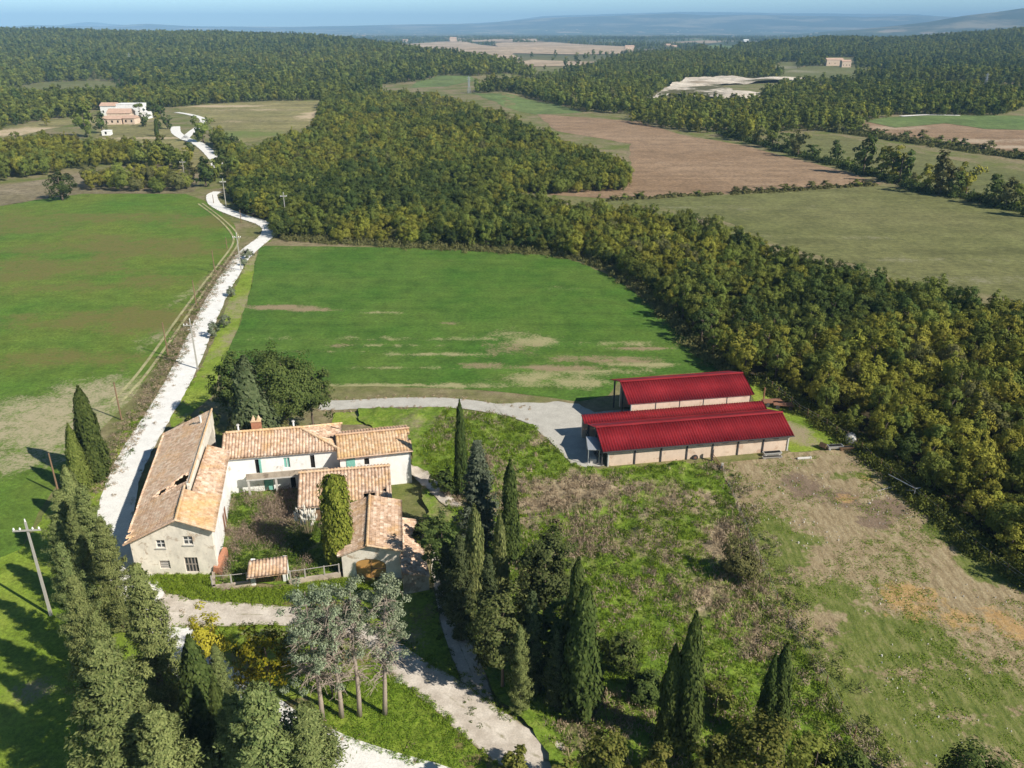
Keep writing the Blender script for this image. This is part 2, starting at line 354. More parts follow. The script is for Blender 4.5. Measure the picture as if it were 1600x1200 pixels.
def sheet(name, px, mat, layer=1, step=2.0, jitter=.35, blobs=(), disp=None, world=False, edge=None, zoff=0.0):
    poly = [Vector(p) for p in (px if world else [G(u, v, zoff) for u, v in px])]
    B = []
    n = len(poly)
    for i in range(n):
        a, b = poly[i], poly[(i + 1) % n]; k = max(1, int((b - a).length / step))
        for t in range(k): B.append(a.lerp(b, t / k))
    B = np.array(B); B += (np.stack([fbm(B[:, 0] / (step * 2), B[:, 1] / (step * 2), 31), fbm(B[:, 0] / (step * 2), B[:, 1] / (step * 2), 47)], 1) - .5) * 2.6 * jitter
    lo, hi = B.min(0), B.max(0)
    gx, gy = np.meshgrid(np.arange(lo[0], hi[0], step), np.arange(lo[1], hi[1], step))
    gx = gx.ravel() + RNG.uniform(-.25, .25, gx.size) * step; gy = gy.ravel() + RNG.uniform(-.25, .25, gy.size) * step
    keep = inside([tuple(p) for p in B], gx, gy); I = np.stack([gx[keep], gy[keep]], 1)
    allp = [Vector(p) for p in np.concatenate([B, I])]
    vs, es, fs, *_ = delaunay_2d_cdt(allp, [], [list(range(len(B)))], 1, 1e-4)
    P = np.array([tuple(v) for v in vs])
    z = hz(P[:, 0], np.maximum(P[:, 1], 1)) + lift(P[:, 0], P[:, 1], layer)
    if disp is not None: z = z + disp(P[:, 0], P[:, 1])
    m = blob_mask(P, blobs)
    if edge:
        dmin = np.full(len(P), 1e9)
        for i in range(0, len(B)): dmin = np.minimum(dmin, np.hypot(P[:, 0] - B[i, 0], P[:, 1] - B[i, 1]))
        m[:, 0] = np.maximum(m[:, 0], edge[1] * (1 - np.clip(dmin / edge[0], 0, 1)))
    F3 = [f for f in fs if len(f) == 3]
    F3 = [f if (P[f[1]][0] - P[f[0]][0]) * (P[f[2]][1] - P[f[0]][1]) - (P[f[1]][1] - P[f[0]][1]) * (P[f[2]][0] - P[f[0]][0]) > 0 else f[::-1] for f in F3]
    o = add(name, mesh_np(name, np.column_stack([P, z]), F3, [mat], smooth=disp is None, attr=m))
    return tag(o, kind='structure')
EDGES = {}
def ribbon(name, px, width, mat, layer, step=1.2, wear=.55, taper=None):
    c = [Vector(G(u, v)) for u, v in px]; P = []
    for i in range(len(c) - 1):                       # Catmull-Rom
        p0, p1, p2, p3 = c[max(i - 1, 0)], c[i], c[i + 1], c[min(i + 2, len(c) - 1)]
        k = max(2, int((p2 - p1).length / step))
        for t in range(k):
            t /= k; P.append(.5 * (2 * p1 + (p2 - p0) * t + (2 * p0 - 5 * p1 + 4 * p2 - p3) * t * t + (3 * p1 - p0 - 3 * p2 + p3) * t ** 3))
    P.append(c[-1]); ws = [width] * len(P) if not hasattr(width, '__len__') else np.interp(np.linspace(0, 1, len(P)), np.linspace(0, 1, len(width)), width)
    off = [-1, -.86, -.5, -.2, 0, .2, .5, .86, 1]; V = []; A = []
    for i, p in enumerate(P):
        d = (P[min(i + 1, len(P) - 1)] - P[max(i - 1, 0)]).normalized(); nrm = Vector((d.y, -d.x))
        for k in off:
            e = float(fbm(p.x / 1.7 + k * 9, p.y / 1.7, 77)) - .5
            q = p + nrm * (k * ws[i] / 2 * (1 + (.24 * e if abs(k) > .8 else 0)))
            V.append((q.x, q.y, float(hz(q.x, max(q.y, 1))) + float(lift(q.x, q.y, layer))))
            A.append((wear * (.55 if abs(k) < .1 else 0) + (1.0 * wear if abs(k) == 1 else 0), 0, 0))
    n = len(off); EDGES[name] = (np.array(V)[0::n, :2], np.array(V)[n - 1::n, :2]); Fq = [(i * n + j, i * n + j + 1, (i + 1) * n + j + 1, (i + 1) * n + j)[::-1] for i in range(len(P) - 1) for j in range(n - 1)]
    o = add(name, mesh_np(name, V, Fq, [mat], smooth=True, attr=np.array(A))); return tag(o, kind='structure')

sheet('left_field', [(-140, 300), (0, 322), (60, 312), (130, 303), (290, 303), (330, 318), (366, 350), (372, 375), (352, 415), (318, 462), (290, 505), (262, 548), (232, 585), (205, 625), (150, 680), (100, 745), (60, 800), (20, 880), (-30, 1000), (-80, 1215), (-700, 1215), (-500, 600), (-260, 400)],
      M_FIELDL, 1, 2.2, blobs=[(0, 60, 665, 24, 14, .72), (0, 150, 615, 12, 9, .7), (0, 20, 720, 14, 8, .6), (0, 215, 600, 5, 5, .6), (0, 60, 1110, 2.6, 2.6, .75), (0, 250, 520, 3, 18, .55), (0, 300, 455, 3, 30, .5),
      (1, 200, 385, 46, 20, .78), (1, 60, 420, 34, 18, .72), (1, 210, 500, 36, 12, .8), (1, 320, 345, 24, 14, .74), (1, 90, 560, 26, 7, .7), (1, 140, 340, 50, 12, .68), (1, 10, 350, 40, 26, .68), (1, 120, 450, 30, 8, .6), (1, 250, 440, 20, 10, .66), (0, 140, 665, 9, 14, .62), (0, 100, 640, 20, 10, .66)])
sheet('middle_field', [(405, 384), (640, 387), (780, 394), (860, 399), (905, 410), (955, 432), (1000, 462), (1050, 502), (1110, 565), (1124, 582), (1050, 584), (968, 593), (948, 618), (905, 628), (820, 616), (700, 606), (600, 604), (530, 604), (430, 600), (340, 585), (356, 550), (375, 505), (392, 450), (398, 410)],
      M_FIELDM, 1, 1.6, blobs=[(1, 432, 480, 9, 2.4, 1), (1, 490, 484, 9, 1.4, .9), (0, 600, 489, 6, 1.3, .8), (1, 520, 541, 5, 1.2, .9), (1, 700, 506, 5, 1.0, .7), (0, 560, 528, 30, .8, .7), (0, 730, 530, 16, 1.0, .6), (0, 480, 550, 20, 1, .45), (1, 800, 545, 8, 6, .65), (0, 800, 520, 6, 5, .55), (1, 900, 560, 9, 2.5, .7), (0, 960, 537, 14, 1.8, .7), (1, 980, 563, 10, 2.2, .7),
      (0, 690, 553, 14, 1.2, .8), (0, 1020, 570, 10, 1.6, .95), (0, 820, 590, 9, 4, .85), (0, 900, 598, 8, 3, .8), (0, 640, 602, 40, 1.2, .9), (1, 510, 388, 22, 1.5, .5), (0, 870, 450, 10, 2, .35), (1, 860, 575, 10, 2, .9), (1, 760, 572, 8, 2, .8), (0, 830, 535, 8, 4, .85), (1, 1000, 545, 12, 1.2, .85), (0, 620, 540, 12, .8, .8), (0, 930, 582, 12, 1.5, .85), (0, 700, 530, 40, .5, .6), (0, 640, 575, 20, .6, .6), (0, 760, 602, 20, 2, .8)])
sheet('grass_bank', [(640, 640), (520, 645), (520, 665), (600, 662), (640, 690), (650, 700)], M_LAWN, 1, 1.5, blobs=[(0, 560, 650, 4, 2, .7)])
MDISP = lambda x, y: .35 + .9 * (fbm(x / 3.2, y / 3.2, 61, 3) - .5) + .5 * (fbm(x / 1.0, y / 1.0, 63, 2) - .5)
sheet('rough_meadow', [(560, 640), (700, 640), (780, 652), (830, 668), (868, 702), (893, 730), (940, 735), (1120, 724), (1150, 790), (1168, 840), (1190, 900), (1230, 990), (1290, 1080), (1340, 1180), (1352, 1240), (880, 1240), (838, 1150), (770, 1085), (740, 1000), (700, 900), (668, 800), (645, 735), (642, 690), (560, 660)],
      M_MEADOW, 1, .55, disp=MDISP, blobs=[(0, 900, 770, 9, 5, 1), (0, 1060, 790, 7, 5, .9), (0, 1000, 860, 7, 5, .7), (0, 1130, 860, 5, 5, 1), (0, 820, 800, 4, 5, .9), (0, 1080, 940, 6, 4, .7), (0, 1200, 1010, 4, 4, .8), (0, 860, 690, 4, 3, .7), (0, 1000, 760, 8, 3, .8)])
sheet('paddock', [(1122, 724), (1200, 716), (1235, 708), (1340, 702), (1385, 735), (1450, 792), (1530, 858), (1640, 930), (1800, 1040), (1950, 1240), (1352, 1240), (1340, 1180), (1290, 1080), (1230, 990), (1190, 900), (1168, 840), (1150, 790)], M_PADD, 2, .9,
      blobs=[(0, 1200, 860, 6, 7, .85), (0, 1300, 930, 6, 4, .7), (0, 1400, 1010, 8, 5, .75), (0, 1330, 1090, 6, 4, .7), (0, 1500, 1080, 7, 4, .75), (0, 1450, 1150, 8, 4, .7), (0, 1540, 890, 2.5, 3, .9), (0, 1240, 1010, 5, 3, .5), (0, 1570, 1150, 6, 3, .6), (0, 1470, 830, 3, 3, .7), (0, 1260, 845, 2, 1.5, .9), (0, 1330, 745, 4, 1.2, .5),
             (1, 1260, 765, 4.5, 5, .85), (1, 1390, 795, 5, 4, .95), (1, 1320, 780, 5, 4, .8), (1, 1370, 815, 3, 2, .9), (2, 1330, 780, 4, 2.6, .62), (2, 1420, 940, 7, 4, .62), (2, 1540, 970, 8, 4, .68), (2, 1350, 750, 3, 2, .5), (2, 1600, 985, 6, 3, .66)],
      disp=lambda x, y: .12 * fbm(x / 1.5, y / 1.5, 5, 3))
sheet('barn_grass', [(1166, 590), (1205, 612), (1240, 635), (1290, 665), (1340, 700), (1236, 708), (1180, 640)], M_LAWN, 1, 1.2, blobs=[(0, 1240, 675, 3, 4, .85), (0, 1260, 690, 3, 2, .7), (0, 1210, 640, 5, 5, .35), (0, 1200, 628, 3, 3, .5)])
sheet('farm_verge', [(216, 900), (345, 897), (333, 925), (395, 920), (450, 918), (540, 902), (640, 912), (690, 925), (660, 950), (560, 950), (430, 952), (310, 945), (262, 938), (232, 920)], M_LAWN, 3, .8, blobs=[(1, 480, 945, 7, 1.1, .85), (1, 400, 948, 5, .8, .6)])
sheet('road_verge', [(400, 372), (425, 376), (405, 384), (392, 450), (372, 510), (350, 565), (330, 620), (270, 670), (262, 640), (315, 575), (350, 490), (385, 410)], M_LAWN, 1, 1.2, blobs=[(0, 385, 470, 5, 20, .62), (0, 360, 530, 3, 14, .62), (0, 330, 590, 3, 4, .3), (0, 400, 400, 6, 20, .72), (0, 290, 650, 3, 3, .6)])
sheet('lawn', [(480, 1090), (520, 1062), (590, 1052), (655, 1070), (700, 1105), (742, 1160), (762, 1205), (640, 1200), (560, 1172), (505, 1140)], M_LAWN, 3, .6, blobs=[(1, 640, 1080, 2, .5, .7), (1, 720, 1150, .7, 2, .9), (0, 560, 1170, 3, .7, .6), (1, 740, 1190, 1.2, 1, .7)])
sheet('lower_lawn', [(-60, 1215), (-60, 900), (30, 860), (100, 760), (180, 700), (205, 640), (225, 650), (170, 790), (180, 860), (215, 930), (280, 1040), (330, 1215)], M_LAWN, 2, 1.0, blobs=[(0, 170, 770, 1.5, 3, .8), (0, 50, 1080, 2.2, 1.8, .75), (0, 150, 740, 3, 4, .35)])
sheet('courtyard', [(345, 890), (352, 772), (420, 768), (520, 762), (520, 830), (535, 896), (450, 912), (395, 914), (336, 920)], M_MEADOW, 2, .6, blobs=[(0, 430, 830, 5, 5, .8)], disp=lambda x, y: .25 * fbm(x, y, 9, 3))
sheet('dirt_track', [(640, 728), (662, 738), (700, 770), (722, 795), (715, 805), (690, 790), (655, 757), (640, 742)], M_GRAV, 6, .5, .2, edge=(.8, .6), disp=MDISP)
ribbon('lane', [(500, 634), (540, 633), (600, 630), (660, 629), (720, 631), (780, 640), (840, 650)], 3.6, M_YARD, 3, wear=.35)
sheet('barn_yard', [(770, 632), (830, 630), (872, 628), (905, 632), (930, 645), (985, 640), (985, 660), (930, 668), (945, 728), (915, 734), (893, 726), (868, 700), (832, 664), (785, 648)], M_YARD, 4, .7, .3, edge=(1.2, .45))
ribbon('far_road', [(342, 262), (333, 245), (312, 226), (290, 217), (276, 208), (274, 198)], 5.5, M_ROAD, 3, 3)
ribbon('far_track', [(289, 217), (299, 207), (316, 194), (315, 185), (295, 179), (276, 176)], 4.2, M_ROAD, 3, 3)
ribbon('white_road', [(341, 300), (331, 306), (335, 318), (350, 328), (382, 340), (410, 349), (421, 358), (416, 370), (397, 385), (376, 405), (357, 434), (336, 470), (316, 514), (298, 556), (272, 608), (244, 655), (216, 702), (193, 750), (182, 800), (182, 850), (205, 905), (236, 950), (272, 1000), (318, 1048), (380, 1095), (455, 1145), (540, 1185), (640, 1215), (740, 1250), (900, 1320), (1100, 1500)], [3.8, 4.0, 4.3, 4.4, 4.4, 4.4, 4.2, 3.9, 3.9], M_ROAD, 4, wear=.24)
ribbon('gravel_track', [(236, 950), (262, 955), (320, 960), (420, 962), (520, 972), (590, 1005), (640, 1045), (700, 1088), (755, 1130), (810, 1168), (880, 1200), (960, 1240)], [5.2, 4.2, 3.0, 2.8, 3.0, 3.6, 4.3, 4.6, 4.8], M_GRAV, 5, .6, wear=.8)
ribbon('shaded_track', [(760, 1130), (740, 1060), (715, 1000), (700, 940), (690, 880), (700, 820), (705, 795)], 2.4, M_GRAV, 4, .6, wear=.9)
ribbon('wheel_track', [(316, 318), (345, 340), (368, 362), (372, 380), (352, 412), (322, 452), (290, 498), (258, 545), (225, 590), (190, 628)], .55, M_STRAWG, 4, 1.2, wear=.5)
ribbon('wheel_track', [(310, 319), (338, 340), (360, 363), (364, 381), (342, 413), (311, 453), (277, 499), (244, 546), (210, 591), (174, 629)], .55, M_STRAWG, 4, 1.2, wear=.5)
# beyond the wood
sheet('ploughed_field', [(838, 178), (1000, 190), (1070, 212), (1150, 225), (1240, 248), (1320, 268), (1378, 287), (1200, 300), (1080, 306), (960, 311), (860, 304), (786, 287), (786, 275), (985, 275), (985, 225), (870, 205)], M_BROWN, 1, 6, 1.5,
      blobs=[(0, 820, 290, 40, 10, .75), (0, 1000, 255, 60, 4, .4), (1, 880, 280, 40, 12, .5), (0, 1200, 290, 40, 5, .4)])
sheet('pale_field', [(900, 315), (1080, 308), (1200, 302), (1376, 290), (1450, 300), (1540, 322), (1760, 352), (1760, 520), (1600, 470), (1470, 446), (1240, 390), (1130, 345), (1040, 325)], M_PALE, 1, 5, 1.2, blobs=[(0, 1300, 370, 60, 3, .5), (0, 1480, 405, 50, 3, .6), (0, 1550, 440, 40, 4, .5), (0, 1150, 325, 60, 4, .45), (0, 1420, 435, 40, 3, .5)])
sheet('grey_field', [(1195, 212), (1310, 212), (1400, 232), (1500, 252), (1740, 290), (1740, 350), (1600, 330), (1500, 312), (1420, 290), (1330, 262), (1260, 240)], M_PALE, 1, 6, 1.5)
sheet('fallow_strip', [(1345, 193), (1400, 187), (1500, 195), (1740, 210), (1740, 262), (1600, 245), (1480, 228), (1370, 210)], M_BROWN, 1, 6, 1.5, blobs=[(0, 1500, 220, 60, 12, .8), (0, 1400, 200, 30, 14, .7), (0, 1600, 230, 60, 10, .8)])
sheet('green_strip', [(1352, 190), (1380, 184), (1480, 180), (1740, 184), (1740, 206), (1540, 202), (1480, 193), (1400, 200)], M_GREENF, 3, 6, 1)
ribbon('far_lane', [(1408, 182), (1450, 180), (1500, 181)], 5, M_ROAD, 4, 6)
sheet('stubble_field', [(276, 168), (330, 163), (420, 158), (500, 158), (497, 175), (485, 195), (458, 206), (400, 220), (370, 224), (330, 200), (318, 184), (290, 177)], M_STUB, 1, 6, 1.5, blobs=[(0, 330, 166, 60, 14, .9), (0, 495, 178, 14, 60, .9), (0, 400, 172, 60, 10, .6), (1, 370, 210, 50, 30, .8), (1, 300, 180, 20, 20, .5), (0, 380, 190, 40, 10, .5)])
sheet('farm_slope', [(150, 196), (270, 196), (290, 222), (330, 250), (335, 262), (300, 272), (270, 268), (215, 240), (150, 215)], M_STUB, 1, 5, 1.5, blobs=[(0, 225, 216, 40, 6, .9), (1, 180, 222, 30, 10, .7), (0, 215, 240, 60, 4, .8)])
sheet('farm_yard', [(135, 190), (150, 178), (240, 176), (262, 190), (220, 200), (150, 200)], M_STUB, 2, 5, 1.5, blobs=[(0, 180, 190, 60, 30, .5)])
sheet('scrub_field', [(-140, 300), (-140, 275), (0, 290), (60, 282), (140, 268), (230, 258), (330, 262), (300, 300), (280, 302), (130, 303), (60, 312), (0, 322)], M_SCRUB, 1, 5, 1.5, blobs=[(0, 20, 300, 20, 10, .6), (0, 70, 286, 20, 10, .5)])
sheet('left_strip', [(-60, 222), (0, 205), (50, 193), (90, 188), (130, 185), (110, 195), (60, 205), (20, 215), (-60, 235)], M_STUB, 1, 5, 1.5, blobs=[(0, 40, 203, 40, 20, .8), (0, 0, 210, 40, 20, .8)])
sheet('far_meadow', [(10, 139), (70, 129), (150, 126), (232, 131), (240, 138), (150, 146), (80, 150), (30, 148)], M_PALE, 1, 10, 3)
sheet('valley_meadow', [(738, 150), (800, 152), (870, 164), (910, 176), (840, 179), (800, 172)], M_GREENF, 1, 10, 3)
sheet('hill_clearing', [(548, 112), (575, 105), (600, 112), (590, 118)], M_GREENF, 1, 14, 3)
sheet('valley_green', [(650, 128), (690, 118), (735, 119), (742, 126), (700, 135), (640, 137)], M_GREENF, 1, 14, 3)
sheet('valley_strip', [(800, 130), (860, 131), (905, 134), (880, 138), (820, 138)], M_PALE, 1, 14, 3)
sheet('hay_field', [(1215, 128), (1225, 112), (1262, 104), (1330, 104), (1390, 112), (1392, 120), (1330, 124), (1260, 124)], M_PALE, 1, 14, 3, blobs=[(0, 1240, 112, 60, 60, .7)])
sheet('tan_field', [(1372, 128), (1420, 129), (1520, 131), (1570, 134), (1550, 143), (1470, 141), (1400, 135)], M_BROWN, 1, 14, 3)
sheet('tan_hillside', [(590, 70), (700, 66), (780, 74), (815, 92), (770, 95), (690, 86), (620, 80)], M_TAN, 1, 30, 6)
sheet('tan_rise', [(770, 68), (870, 68), (985, 74), (1000, 84), (900, 86), (800, 84)], M_TAN, 1, 30, 6)
sheet('tan_ridge', [(690, 60), (830, 61), (850, 66), (720, 67)], M_TAN, 1, 40, 6)
sheet('hill_pasture', [(1085, 74), (1120, 71), (1168, 75), (1145, 84), (1110, 84)], M_GREENF, 1, 25, 6)
sheet('ridge_field', [(1160, 72), (1220, 66), (1240, 70), (1210, 76)], M_TAN, 1, 30, 6)
sheet('island_grass', [(285, 990), (330, 975), (420, 972), (520, 984), (588, 1018), (632, 1056), (590, 1048), (520, 1058), (478, 1088), (440, 1098), (385, 1082), (325, 1040)], M_LAWN, 2, .9, blobs=[(0, 420, 990, 6, 2, .6), (1, 560, 1030, 3, 2, .7), (1, 380, 1040, 5, 3, .55)])
sheet('shaded_grass', [(600, 925), (690, 925), (688, 960), (700, 1010), (735, 1080), (690, 1060), (640, 1020), (600, 990), (560, 960)], M_LAWN, 2, .9, blobs=[(0, 640, 1000, 2, 3, .7), (1, 660, 960, 3, 3, .5)])
sheet('valley_tan', [(758, 97), (830, 94), (935, 97), (900, 103), (820, 104)], M_TAN, 1, 20, 5)
sheet('valley_pale', [(795, 110), (870, 107), (885, 113), (815, 117)], M_PALE, 1, 16, 4)
sheet('valley_olive', [(850, 122), (905, 118), (925, 123), (870, 128)], M_PALE, 1, 16, 4)
sheet('slope_tan', [(1235, 62), (1320, 60), (1335, 64), (1250, 68)], M_TAN, 1, 40, 8)
sheet('quarry_scrub', [(1195, 160), (1262, 128), (1330, 128), (1350, 140), (1300, 160), (1240, 168)], M_SCRUB, 1, 12, 3)
sheet('hill_strip', [(60, 118), (130, 115), (160, 119), (100, 123)], M_PALE, 1, 16, 4)
sheet('hill_gap', [(462, 92), (478, 84), (490, 90), (476, 98)], M_SCRUB, 1, 14, 4)
sheet('valley_bare', [(585, 103), (605, 97), (618, 104), (600, 109)], M_BROWN, 1, 14, 4)
sheet('villa_slope', [(1212, 118), (1200, 108), (1222, 98), (1250, 97), (1252, 104), (1232, 112)], M_PALE, 1, 14, 4, blobs=[(0, 1225, 106, 60, 60, .8)])
sheet('right_glade', [(1410, 100), (1470, 97), (1480, 102), (1430, 106)], M_PALE, 1, 16, 4)
QD = lambda x, y: 1 + 7 * (fbm(x / 28, y / 28, 81, 4) - .35)
sheet('quarry', [(1005, 160), (1018, 153), (1060, 131), (1072, 126), (1130, 124), (1255, 125), (1258, 128), (1160, 132), (1120, 134), (1150, 148), (1185, 150), (1194, 160), (1150, 162), (1100, 152), (1080, 156), (1050, 148), (1030, 162)], M_QUARRY, 2, 6, 3, disp=QD, blobs=[(0, 1065, 147, 34, 34, 1.2), (0, 1110, 143, 34, 34, 1.1), (0, 1140, 138, 30, 30, 1.2), (0, 1210, 130, 50, 26, .9), (1, 1090, 132, 40, 30, .7)])

# ------------------------------------------------------------------ foliage
def unit(n):
    v = RNG.normal(size=(n, 3)); return v / np.linalg.norm(v, axis=1, keepdims=True)
def cards(C, N, L, W, along=None):
    """one small leaf-clump face per centre C, facing N, L long (along a given direction) and W wide"""
    n = len(C); N = N / (np.linalg.norm(N, axis=1, keepdims=True) + 1e-9)
    t = RNG.normal(size=(n, 3)) if along is None else along + RNG.normal(size=(n, 3)) * .25
    t = t - N * (t * N).sum(1, keepdims=True); t /= np.linalg.norm(t, axis=1, keepdims=True) + 1e-9
    b = np.cross(N, t); L = np.broadcast_to(np.asarray(L, float), (n,))[:, None] / 2; W = np.broadcast_to(np.asarray(W, float), (n,))[:, None] / 2
    V = np.stack([C - t * L, C + b * W + t * L * .1, C + t * L, C - b * W + t * L * .1], 1).reshape(-1, 3)
    return V, np.arange(4 * n).reshape(n, 4)
def crown_round(name, mat, r=2.3, h=4.2, z0=1.6, ncl=34, per=42, leafs=.34, low=.25, seed=0, clump=.26):
    """broad-leaved crown: clumps spread over an uneven, lobed volume"""
    d = unit(ncl * 3); d = d[d[:, 2] > -low * 2.2][:ncl]; k = len(d)
    lob = .78 + .34 * np.sin(d[:, 0] * 3.1 + seed) * np.sin(d[:, 1] * 2.7 + seed * 2) + RNG.uniform(-.12, .14, k)
    rr = RNG.uniform(.45, 1, k) ** .5 * lob
    cc = d * rr[:, None] * np.array([r, r, h / 2]) + np.array([0, 0, z0 + h / 2])
    n = per * k; idx = np.repeat(np.arange(k), per); sg = r * clump * RNG.uniform(.7, 1.25, k)[idx][:, None]
    o = unit(n) * sg * RNG.uniform(.45, 1, (n, 1)) * np.array([1, 1, .72])
    C = cc[idx] + o; N = o / (sg + 1e-6) * .7 + d[idx] * .85 + RNG.normal(size=(n, 3)) * .3 + np.array([0, 0, .25])
    V, Fq = cards(C, N, RNG.uniform(.75, 1.3, n) * leafs, RNG.uniform(.5, .9, n) * leafs)
    return mesh_np(name, V, Fq, [mat])
def crown_cypress(name, mat, r=1.2, h=10, n=9000, leafs=.34, fat=.5, seed=0, plumes=26):
    """columnar crown of upright flame-shaped sprays"""
    pa = RNG.uniform(0, 6.283, plumes); pz = RNG.uniform(.0, .8, plumes) ** 1.1; 
    idx = RNG.integers(0, plumes, n); t = RNG.uniform(0, 1, n)
    def prof(q): return np.clip(np.minimum(.55 + q * 3.2, 1) * (1 - np.clip((q - fat * .6) / (1 - fat * .6), 0, 1) ** 1.35), 0, 1)
    zq = pz[idx] + t * np.minimum(.34, 1 - pz[idx]) * 1.0
    own = r * .5 * np.sin(np.clip(t * 1.05 + .05, 0, 1) * math.pi) ** .7 * (1 - zq * .5) + .05
    base = prof(zq) * r * .62 * RNG.uniform(.75, 1.12, plumes)[idx]; ang = pa[idx]; a2 = RNG.uniform(0, 6.283, n); rad = own * RNG.uniform(.5, 1, n)
    C = np.stack([np.cos(ang) * base + np.cos(a2) * rad, np.sin(ang) * base + np.sin(a2) * rad, zq * h], 1)
    m = n // 3; q = RNG.uniform(0, .97, m) ** 1.15; an = RNG.uniform(0, 6.283, m)
    rr = prof(q) * r * (.84 + .16 * np.sin(an * 5 + q * 9 + seed)) * RNG.uniform(.72, 1.02, m)
    C = np.concatenate([C, np.stack([np.cos(an) * rr, np.sin(an) * rr, q * h], 1)])
    N = np.concatenate([np.stack([np.cos(a2) * .8 + np.cos(ang) * .5, np.sin(a2) * .8 + np.sin(ang) * .5, np.full(n, .3)], 1), np.stack([np.cos(an), np.sin(an), np.full(m, .25)], 1)])
    N = N + RNG.normal(size=N.shape) * .3; up = np.tile(np.array([[0, 0, 1.0]]), (len(C), 1))
    V, Fq = cards(C, N, RNG.uniform(.8, 1.4, len(C)) * leafs, RNG.uniform(.4, .7, len(C)) * leafs, up)
    return mesh_np(name, V, Fq, [mat])
def crown_conifer(name, mat, r=3, h=12, nb=150, per=90, leafs=.3, z0=.4, power=1.0, rise=.45, seed=0, bare=0.0):
    """feathery conifer: sprays along boughs that leave the stem at every height"""
    q = (np.arange(nb) + RNG.uniform(0, 1, nb)) / nb; q = bare + (1 - bare) * q; a = np.arange(nb) * 2.4 + RNG.uniform(-.5, .5, nb)
    env = np.clip(1 - q, 0, 1) ** power; env = env * np.minimum(1, .55 + 2.2 * q)
    ln = r * env * RNG.uniform(.5, 1.2, nb) + .25
    idx = np.repeat(np.arange(nb), per); n = nb * per; t = RNG.beta(2.2, 1.25, n)
    up = rise * RNG.uniform(.6, 1.3, nb)[idx]
    rad = ln[idx] * t; wid = (.10 + .2 * ln[idx]) * (1 - .55 * t) + .08
    lat = RNG.normal(size=n) * wid * .75; z = z0 + q[idx] * (h - z0) + rad * up - .10 * rad * rad / (ln[idx] + .1) + RNG.normal(size=n) * wid * .42
    ca, sa = np.cos(a[idx]), np.sin(a[idx])
    C = np.stack([ca * rad - sa * lat, sa * rad + ca * lat, z], 1)
    N = np.stack([ca * .8 - sa * lat * 1.3, sa * .8 + ca * lat * 1.3, np.full(n, .7)], 1) + RNG.normal(size=(n, 3)) * .4
    al = np.stack([ca - sa * np.sign(lat) * .5, sa + ca * np.sign(lat) * .5, up], 1)
    V, Fq = cards(C, N, RNG.uniform(.8, 1.5, n) * leafs, RNG.uniform(.35, .6, n) * leafs, al)
    return mesh_np(name, V, Fq, [mat])
def stem_mesh(name, mat, h, r0, r1=.03, limbs=5, reach=1.5, z_from=.4, lean=(0, 0), n=7, rise=.7):
    b = MB(); pts = [(lean[0] * (t ** 1.3) + .06 * h * .1 * math.sin(t * 7), lean[1] * (t ** 1.3), h * t) for t in (0, .15, .35, .6, .8, 1)]
    b.tube(pts, [r0 * 1.25, r0, r0 * .86, r0 * .62, r0 * .4, r1], n)
    for i in range(limbs):
        t = z_from + (1 - z_from) * (i + .3) / max(limbs, 1) * .9; a = i * 2.4 + random.random(); L = reach * random.uniform(.7, 1.15) * (1.15 - t * .6)
        s = Vector((lean[0] * t ** 1.3, lean[1] * t ** 1.3, h * t)); d = Vector((math.cos(a), math.sin(a), 0))
        b.tube([s, s + d * L * .5 + Vector((0, 0, L * rise * .4)), s + d * L + Vector((0, 0, L * rise))], [r0 * .45 * (1.1 - t * .6), r0 * .26, .02], 5)
    return b.mesh(name, mat, True)
def tree(name, label, cat, loc, crown, trunk, s=1.0, sz=None, rz=None, group=None, tilt=None):
    t = thing(name, label, cat, (loc[0], loc[1], float(hz(loc[0], max(loc[1], 1)))), random.uniform(0, 6.28) if rz is None else rz, group)
    t.scale = (s, s, sz or s)
    if tilt: t.rotation_euler = (tilt[0], tilt[1], t.rotation_euler[2])
    if trunk: add('trunk', trunk, t)
    c = add('crown', crown, t); return t

# --- the woods: shapes, hues, where they stand
W_SHAPES = [(2.3, 6.0, .1, 50, 60, .27), (2.0, 6.8, .1, 46, 60, .26), (2.7, 5.4, .1, 58, 58, .28)]
W_CROWN = []
for i, (r, h, z0, k, p, lf) in enumerate(W_SHAPES):
    base = crown_round('woodland_crown', LEAF[HUES[0]], r, h, z0, k, p, lf, seed=i * 1.7, low=.45)
    row = [base]
    for hue in HUES[1:]:
        c = base.copy(); c.materials[0] = LEAF[hue]; row.append(c)
    W_CROWN.append(row)
L_CROWN = []
for i in range(2):
    base = crown_round('far_crown', LEAF[HUES[0]], 2.4, 5.8, .1, 34, 24, .52, seed=i * 2.3 + 5, low=.45)
    row = [base]
    for hue in HUES[1:]:
        c = base.copy(); c.materials[0] = LEAF[hue]; row.append(c)
    L_CROWN.append(row)
W_TRUNK = stem_mesh('woodland_trunk', M_BARK, 4.2, .16, .04, 5, 1.5, .35)
def px_poly(p, zoff=0): return [G(u, v, zoff) for u, v in p]
W_NEAR = [(336, 226), (356, 258), (358, 290), (362, 316), (385, 334), (424, 348), (432, 372), (520, 378), (640, 385), (760, 391), (860, 396), (925, 408), (985, 437), (1040, 482), (1100, 550), (1150, 590), (1190, 592), (1240, 622), (1295, 655), (1352, 695), (1410, 745), (1470, 795), (1540, 856), (1620, 905), (1800, 1010), (2100, 1040)]
